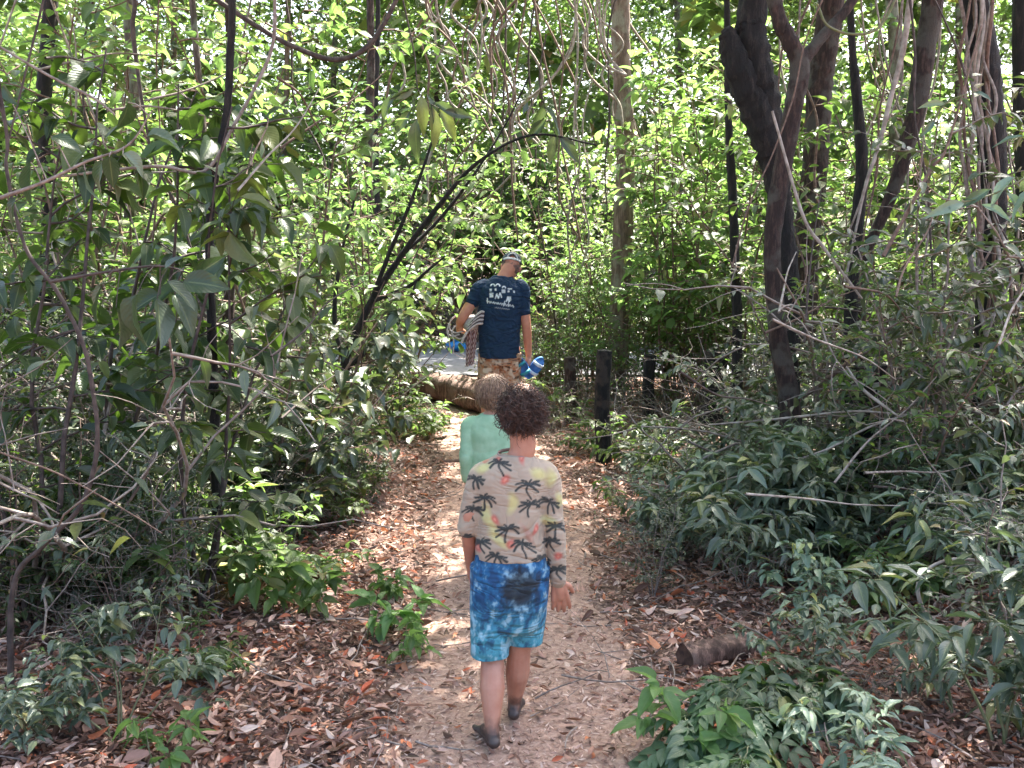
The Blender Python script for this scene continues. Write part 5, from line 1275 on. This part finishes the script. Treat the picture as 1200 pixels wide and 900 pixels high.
cap_part('crown', (v, f), M['cap_cloth'])
ys_ = np.linspace(0, 1, 8); xs_ = np.linspace(-1, 1, 12); V = []
for t in ys_:
    for u in xs_: V.append([ht[0] + u * .078 * (1 - .25 * t * t), ht[1] + .070 + .085 * t * math.sqrt(max(0, 1 - .55 * u * u)), ht[2] + .036 - .018 * u * u - .02 * t])
V = np.array(V); Fq = [[i * 12 + j, i * 12 + j + 1, (i + 1) * 12 + j + 1, (i + 1) * 12 + j] for i in range(7) for j in range(11)]
V2 = np.vstack([V, V - [0, 0, .004]]); Fq2 = np.vstack([Fq, np.array(Fq)[:, ::-1] + 96])
cap_part('brim', (V2, Fq2), M['cap_cloth'])
th = np.linspace(-.95, .95, 14); P = np.stack([ht[0] + .0885 * np.sin(th), ht[1] - .012 - .103 * np.cos(th), np.full(14, ht[2] + .030)], 1)
cap_part('strap', tube(P, .0035, 6, rb=np.full(14, .011)), M['cap_strap'])
th = np.linspace(-1.5, 1.5, 14); P = np.stack([ht[0] + .045 * np.sin(th), ht[1] - .108 + .01 * np.abs(np.sin(th)), ht[2] + .034 + .046 * np.cos(th)], 1)
cap_part('opening_trim', tube(P, .004, 6), M['cap_strap'])

def man_print(co):
    W = co + MO; px, py = proj(W)
    p = np.stack([px, py], 1); n = len(co); c = np.tile(np.array([.010, .030, .068]), (n, 1))
    back = co[:, 1] < .01; wht = np.array([.72, .76, .78])
    def ink(d, r, a=1.0, soft=.35):
        k = (np.clip((r - d) / soft + .5, 0, 1) * a * back)[:, None]; c[:] = c * (1 - k) + wht * k
    # rows of little figures: a head arc, a body and legs
    for x, y, s in [(577.5, 335, 1.0), (583.5, 335.2, 1.0), (590.5, 337.5, .8)]:
        ink(np.abs(np.hypot(p[:, 0] - x, (p[:, 1] - y) * 1.1) - 2.2 * s) + np.where(p[:, 1] > y + .6, 3, 0), .65)
    for x, y, w_, h in [(575.3, 340, 1.3, 1.6), (581, 339.5, 1.1, 1.6), (590, 341.5, 2.4, 2.2), (597.5, 338.3, 2.8, .8), (596, 341.5, 1.3, 1.3), (602.5, 342, 1.1, 1.4)]:
        ink(np.maximum(np.abs(p[:, 0] - x) / w_, np.abs(p[:, 1] - y) / h) * 1.2, 1.1, .85)
    ink(np.maximum(np.abs(p[:, 0] - 576) / 2.3, np.abs(p[:, 1] - 346) / 2.7) * 1.2, 1.15)
    for x, y in [(582.3, 347), (586, 346), (595, 350.5)]:
        ink(poly_d(p, [(x - 1.6, y + 2.6), (x, y - 2.4), (x + 1.8, y + 2.6)]), .75)
    ink(np.maximum(np.abs(p[:, 0] - 596.5) / 2.5, np.abs(p[:, 1] - 350) / 2.7) * 1.2, 1.1, .8)
    # script line and smaller line beneath (illegible handwriting in the photograph)
    xs = np.linspace(570, 602, 60); ys = 353.3 + (xs - 570) * .17 + .95 * np.sin(xs * 2.3) + .5 * np.sin(xs * 3.7)
    ink(poly_d(p, list(zip(xs, ys))), .42, .85)
    ink(poly_d(p, [(571, 349.5), (571.6, 355)]), .6); ink(poly_d(p, [(591.6, 353), (590, 358.5)]), .55); ink(poly_d(p, [(596, 353.8), (595.6, 359)]), .5)
    xs = np.linspace(580, 597, 34); ys = 360.5 + (xs - 580) * .12 + .7 * np.sin(xs * 2.6); ink(poly_d(p, list(zip(xs, ys))), .28, .5)
    return c
M['man_shirt'] = vcol_mat('man_shirt', .75, 500, .0, .0, .25, .55)
MS = [stack([(.765, -.01, -.005, .184, .155), (.90, -.008, 0, .185, .155), (1.05, -.005, 0, .182, .145), (1.18, .0, 0, .192, .142), (1.30, .005, 0, .205, .132), (1.375, .008, 0, .19, .116), (1.430, .018, .0, .125, .09), (1.465, .028, .005, .080, .072)]),
      limbm([mLs * [.4, 1, 1], mLs, mLs * .55 + mLe * .45], [.075, .070, .058]), limbm([mRs * [.4, 1, 1], mRs, mRs * .42 + mRe * .58], [.075, .068, .056])]
to_obj('shirt', MS, .0048, 5, M['man_shirt'], man, man_print, wrinkle(.010, 15, .5))
M['navy_trim'] = plain('navy_trim', (.008, .020, .045), .85, (.012, .03, .06), 50, .4)
ring_part('collar', (.028, .004, 1.462), .080, .073, .004, M['navy_trim'], man, .008)
def man_short(co):
    rg = np.random.default_rng(4); n = len(co); f = []
    for o in range(3):
        K = rg.standard_normal((5, 3)) * 75; ph = rg.random(5) * 6; f.append(sum(np.sin(co @ K[i] + ph[i] + 1.8 * np.sin(co @ K[(i + 1) % 5] * .7)) for i in range(5)) / 5)
    c = np.tile(np.array([.44, .27, .17]), (n, 1))
    for k, col in zip(f, ((.04, .022, .02), (.42, .15, .06), (.62, .52, .40))):
        q = np.clip(k * 5 - .8, 0, 1)[:, None] * .9; c = c * (1 - q) + np.array(col) * q
    return c
M['man_shorts'] = vcol_mat('man_shorts', .8, 500, .1, .1)
to_obj('shorts', [stack([(.70, 0, 0, .155, .125), (.78, 0, 0, .165, .135), (.86, 0, 0, .150, .122)]), tub(np.array([-.09, 0, .80]), np.array([-.105, .0, .50]), .10, .098), tub(np.array([.09, 0, .80]), np.array([.09, .06, .50]), .10, .098)], .006, 4, M['man_shorts'], man, man_short, wrinkle(.005, 31))

# towel bundle under his left arm
tw = empty('towel', MO + ml(553, 385, .0)); tag(tw, 'folded striped towel clamped under the man\'s arm, one end hanging down', 'towel')
t0 = ml(553, 385, .0)
def stripes(name, cols, scale, axis='Z', rot=0.0, thr=.5):
    m, nt, out = nodes(name); tex = nd(nt, 'TexCoord'); mp = nd(nt, 'Mapping', None, Vector=tex.outputs['Object']); mp.inputs['Rotation'].default_value = (0, rot, 0)
    wv = nd(nt, 'TexWave', {'bands_direction': axis}, Vector=mp.outputs[0], Scale=scale, Distortion=1.2); wv.inputs['Detail Scale'].default_value = 3
    c = ramp(nt, wv.outputs[0], [(0, cols[0]), (thr, cols[0]), (thr + .08, cols[1]), (1, cols[1])]); nz = nd(nt, 'TexNoise', None, Vector=tex.outputs['Object'], Scale=160.0)
    bp = nd(nt, 'Bump', None, Strength=.6, Distance=.004, Height=nz.outputs[0]); pb = nd(nt, 'BsdfPrincipled', None, Base_Color=c, Roughness=.95, Normal=bp.outputs[0]); nt.links.new(pb.outputs[0], out.inputs[0]); return m
M['towel_white'] = plain('towel_white', (.62, .57, .55), .95, (.42, .38, .36), 70, .7)
M['towel_dark'] = plain('towel_dark', (.055, .040, .040), .95, (.10, .08, .08), 70, .7)
M['towel_print'] = stripes('towel_print', ((.58, .46, .42), (.24, .12, .11)), 14, 'DIAGONAL')
for q in range(7):   # folded layers: arcs curving over the hip
    off = q * 2.5
    pts = [ml(541 + off * .5, 401 - off * .95, -.13), ml(548 + off * .5, 388 - off * 1.0, -.14), ml(558 + off * .35, 380 - off * .95, -.14), ml(565 + off * .1, 379 - off * .9, -.13)]
    v, f = tube(smooth_path(pts, 16) - t0, .0105, 8, rb=np.full(16, .0125), cap=True)
    # broad cloth layer running forwards from this edge
    A = Acc(); A.add(v, f); P = smooth_path(pts, 16) - t0; n_ = 16
    nrm_ = np.array([0, 1.0, 0]); Va = np.vstack([P + np.array([0, .0, .004]), P + np.array([0, .30, .004]), P + np.array([0, .30, -.012]), P + np.array([0, .0, -.012])])
    Fa = [[a0 * n_ + i, a0 * n_ + i + 1, ((a0 + 1) % 4) * n_ + i + 1, ((a0 + 1) % 4) * n_ + i] for a0 in range(4) for i in range(n_ - 1)]
    A.add(Va, np.array(Fa)); link('fold', A.mesh('fold', M['towel_white'] if q % 2 == 0 else M['towel_dark']), tw)
v, f = ball(ml(553, 379, .06) - t0, (.085, .16, .075)); A = Acc(); A.add(v, f); link('roll', A.mesh('roll', M['towel_white']), tw)
# hanging end: a pleated sheet with thickness
U_ = np.linspace(0, 1, 18); W_ = np.linspace(0, 1, 22); VV = []
for b_ in W_:
    for a0 in U_:
        q = ml(547 + 13 * a0 * (1 - .25 * b_) - 1.5 * b_, 388 + 42 * b_ - 3 * a0, -.05); VV.append(q - t0 + np.array([0, .022 * math.sin(a0 * 15) + .02 * math.sin(b_ * 3), 0]))
VV = np.array(VV); FF = np.array([[i * 18 + j, i * 18 + j + 1, (i + 1) * 18 + j + 1, (i + 1) * 18 + j] for i in range(21) for j in range(17)])
A = Acc(); A.add(np.vstack([VV, VV + [0, .010, 0]]), np.vstack([FF, FF[:, ::-1] + len(VV)])); link('hanging_end', A.mesh('hanging_end', M['towel_print']), tw)
# mesh bag / netting looped over the hand with cords
bag = empty('string_bag', MO + ml(533, 386, .1)); b0 = ml(533, 386, .1); tag(bag, 'pale string bag held in the man\'s left hand, cords dangling', 'bag')
for pts in ([(531, 372), (526, 380), (524, 390), (530, 394), (538, 392)], [(534, 370), (528, 376), (527, 386), (534, 390), (543, 388)], [(537, 380), (532, 384), (530, 391), (538, 397), (545, 394)]):
    A = Acc(); A.add(*tube(smooth_path([ml(a, b, .05) for a, b in pts], 16) - b0, .007, 7, cap=True)); link('strap', A.mesh('strap', M['towel_white']), bag)
for pts in ([(525, 388), (526, 398), (528, 412)], [(530, 392), (532, 402), (531, 413)]):
    A = Acc(); A.add(*tube(smooth_path([ml(a, b, .05) for a, b in pts], 10) - b0, .006, 6, cap=True)); link('cord', A.mesh('cord', M['towel_white']), bag)

# sandals dangling from his right hand
M['rubber_blue'] = plain('rubber_blue', (.03, .12, .38), .5, (.05, .17, .45), 30)
M['rubber_white'] = plain('rubber_white', (.68, .74, .80), .5, (.5, .6, .7), 30)
M['rubber_teal'] = plain('rubber_teal', (.02, .28, .32), .5, (.03, .2, .3), 30)
for sx, rot, lab, mm in ((-1, -.5, 'blue and teal sandal hanging from the man\'s right hand, the one nearer his shorts', 'rubber_teal'), (1, .55, 'white and blue sandal hanging outermost from the man\'s right hand', 'rubber_white')):
    c = ml(620 + sx * 7, 431, .03 + .03 * sx); s_ = empty('sandal', MO + c); tag(s_, lab, 'sandal', 'pair of sandals in the man\'s hand')
    s_.rotation_euler = (.25, rot + 1.57 * 0, sx * .3)
    V = []; ts = np.linspace(0, 1, 18)
    # sole outline in local X(length)-Z(width) plane, thickness along Y
    for yy in (-.012, .012):
        for t in ts:
            V.append([0, yy, 0])
    out_ = []
    for a0 in np.linspace(0, 2 * math.pi, 28, endpoint=False):
        lx = math.cos(a0) * .115; wz = math.sin(a0) * (.045 + .012 * math.cos(a0)) * (1 - .12 * math.cos(2 * a0)); out_.append((lx, wz))
    V = np.array([[x, -.013, z] for x, z in out_] + [[x * 1.0, .013, z] for x, z in out_] + [[0, -.014, 0], [0, .014, 0]])
    F = [[q, (q + 1) % 28, 28 + (q + 1) % 28, 28 + q] for q in range(28)] + [[56, q, (q + 1) % 28, (q + 2) % 28] for q in range(0, 28, 2)] + [[57, 28 + (q + 2) % 28, 28 + (q + 1) % 28, 28 + q] for q in range(0, 28, 2)]
    V = V[:, [2, 1, 0]]
    A = Acc(); A.add(V, np.array(F)); link('sole', A.mesh('sole', M['rubber_blue'], True), s_)
    for z0, hgt_ in ((.045, .045), (-.04, .05)):
        th = np.linspace(0, math.pi, 12); P = np.stack([.048 * np.cos(th), -.012 - hgt_ * np.sin(th), np.full(12, z0)], 1)
        A = Acc(); A.add(*tube(P, .003, 6, rb=np.full(12, .016), cap=True)); link('strap', A.mesh('strap', M[mm]), s_)

# blue bag by the far kerb
p = at(534, 409, 16.6); cool = empty('plastic_bag', (p[0], 16.6, .045)); tag(cool, 'small bright blue bag lying on the far side of the road', 'bag')
rg2 = np.random.default_rng(6); v, f = ball((0, 0, .08), (.17, .11, .085), 22, 16); v = v + rg2.standard_normal(v.shape) * .008; v[:, 2] = np.maximum(v[:, 2], .0)
A = Acc(); A.add(v, f); link('bag_body', A.mesh('bag_body', plain('blue_plastic', (.008, .14, .40), .4, (.015, .19, .48), 20)), cool)
A = Acc(); A.add(*tube(smooth_path([(-.05, 0, .15), (0, 0, .20), (.06, 0, .15)], 10), .012, 6, cap=True)); link('handle', A.mesh('handle', bpy.data.materials['blue_plastic']), cool)
print('shrubs', cnt, 'objects', len(bpy.data.objects))
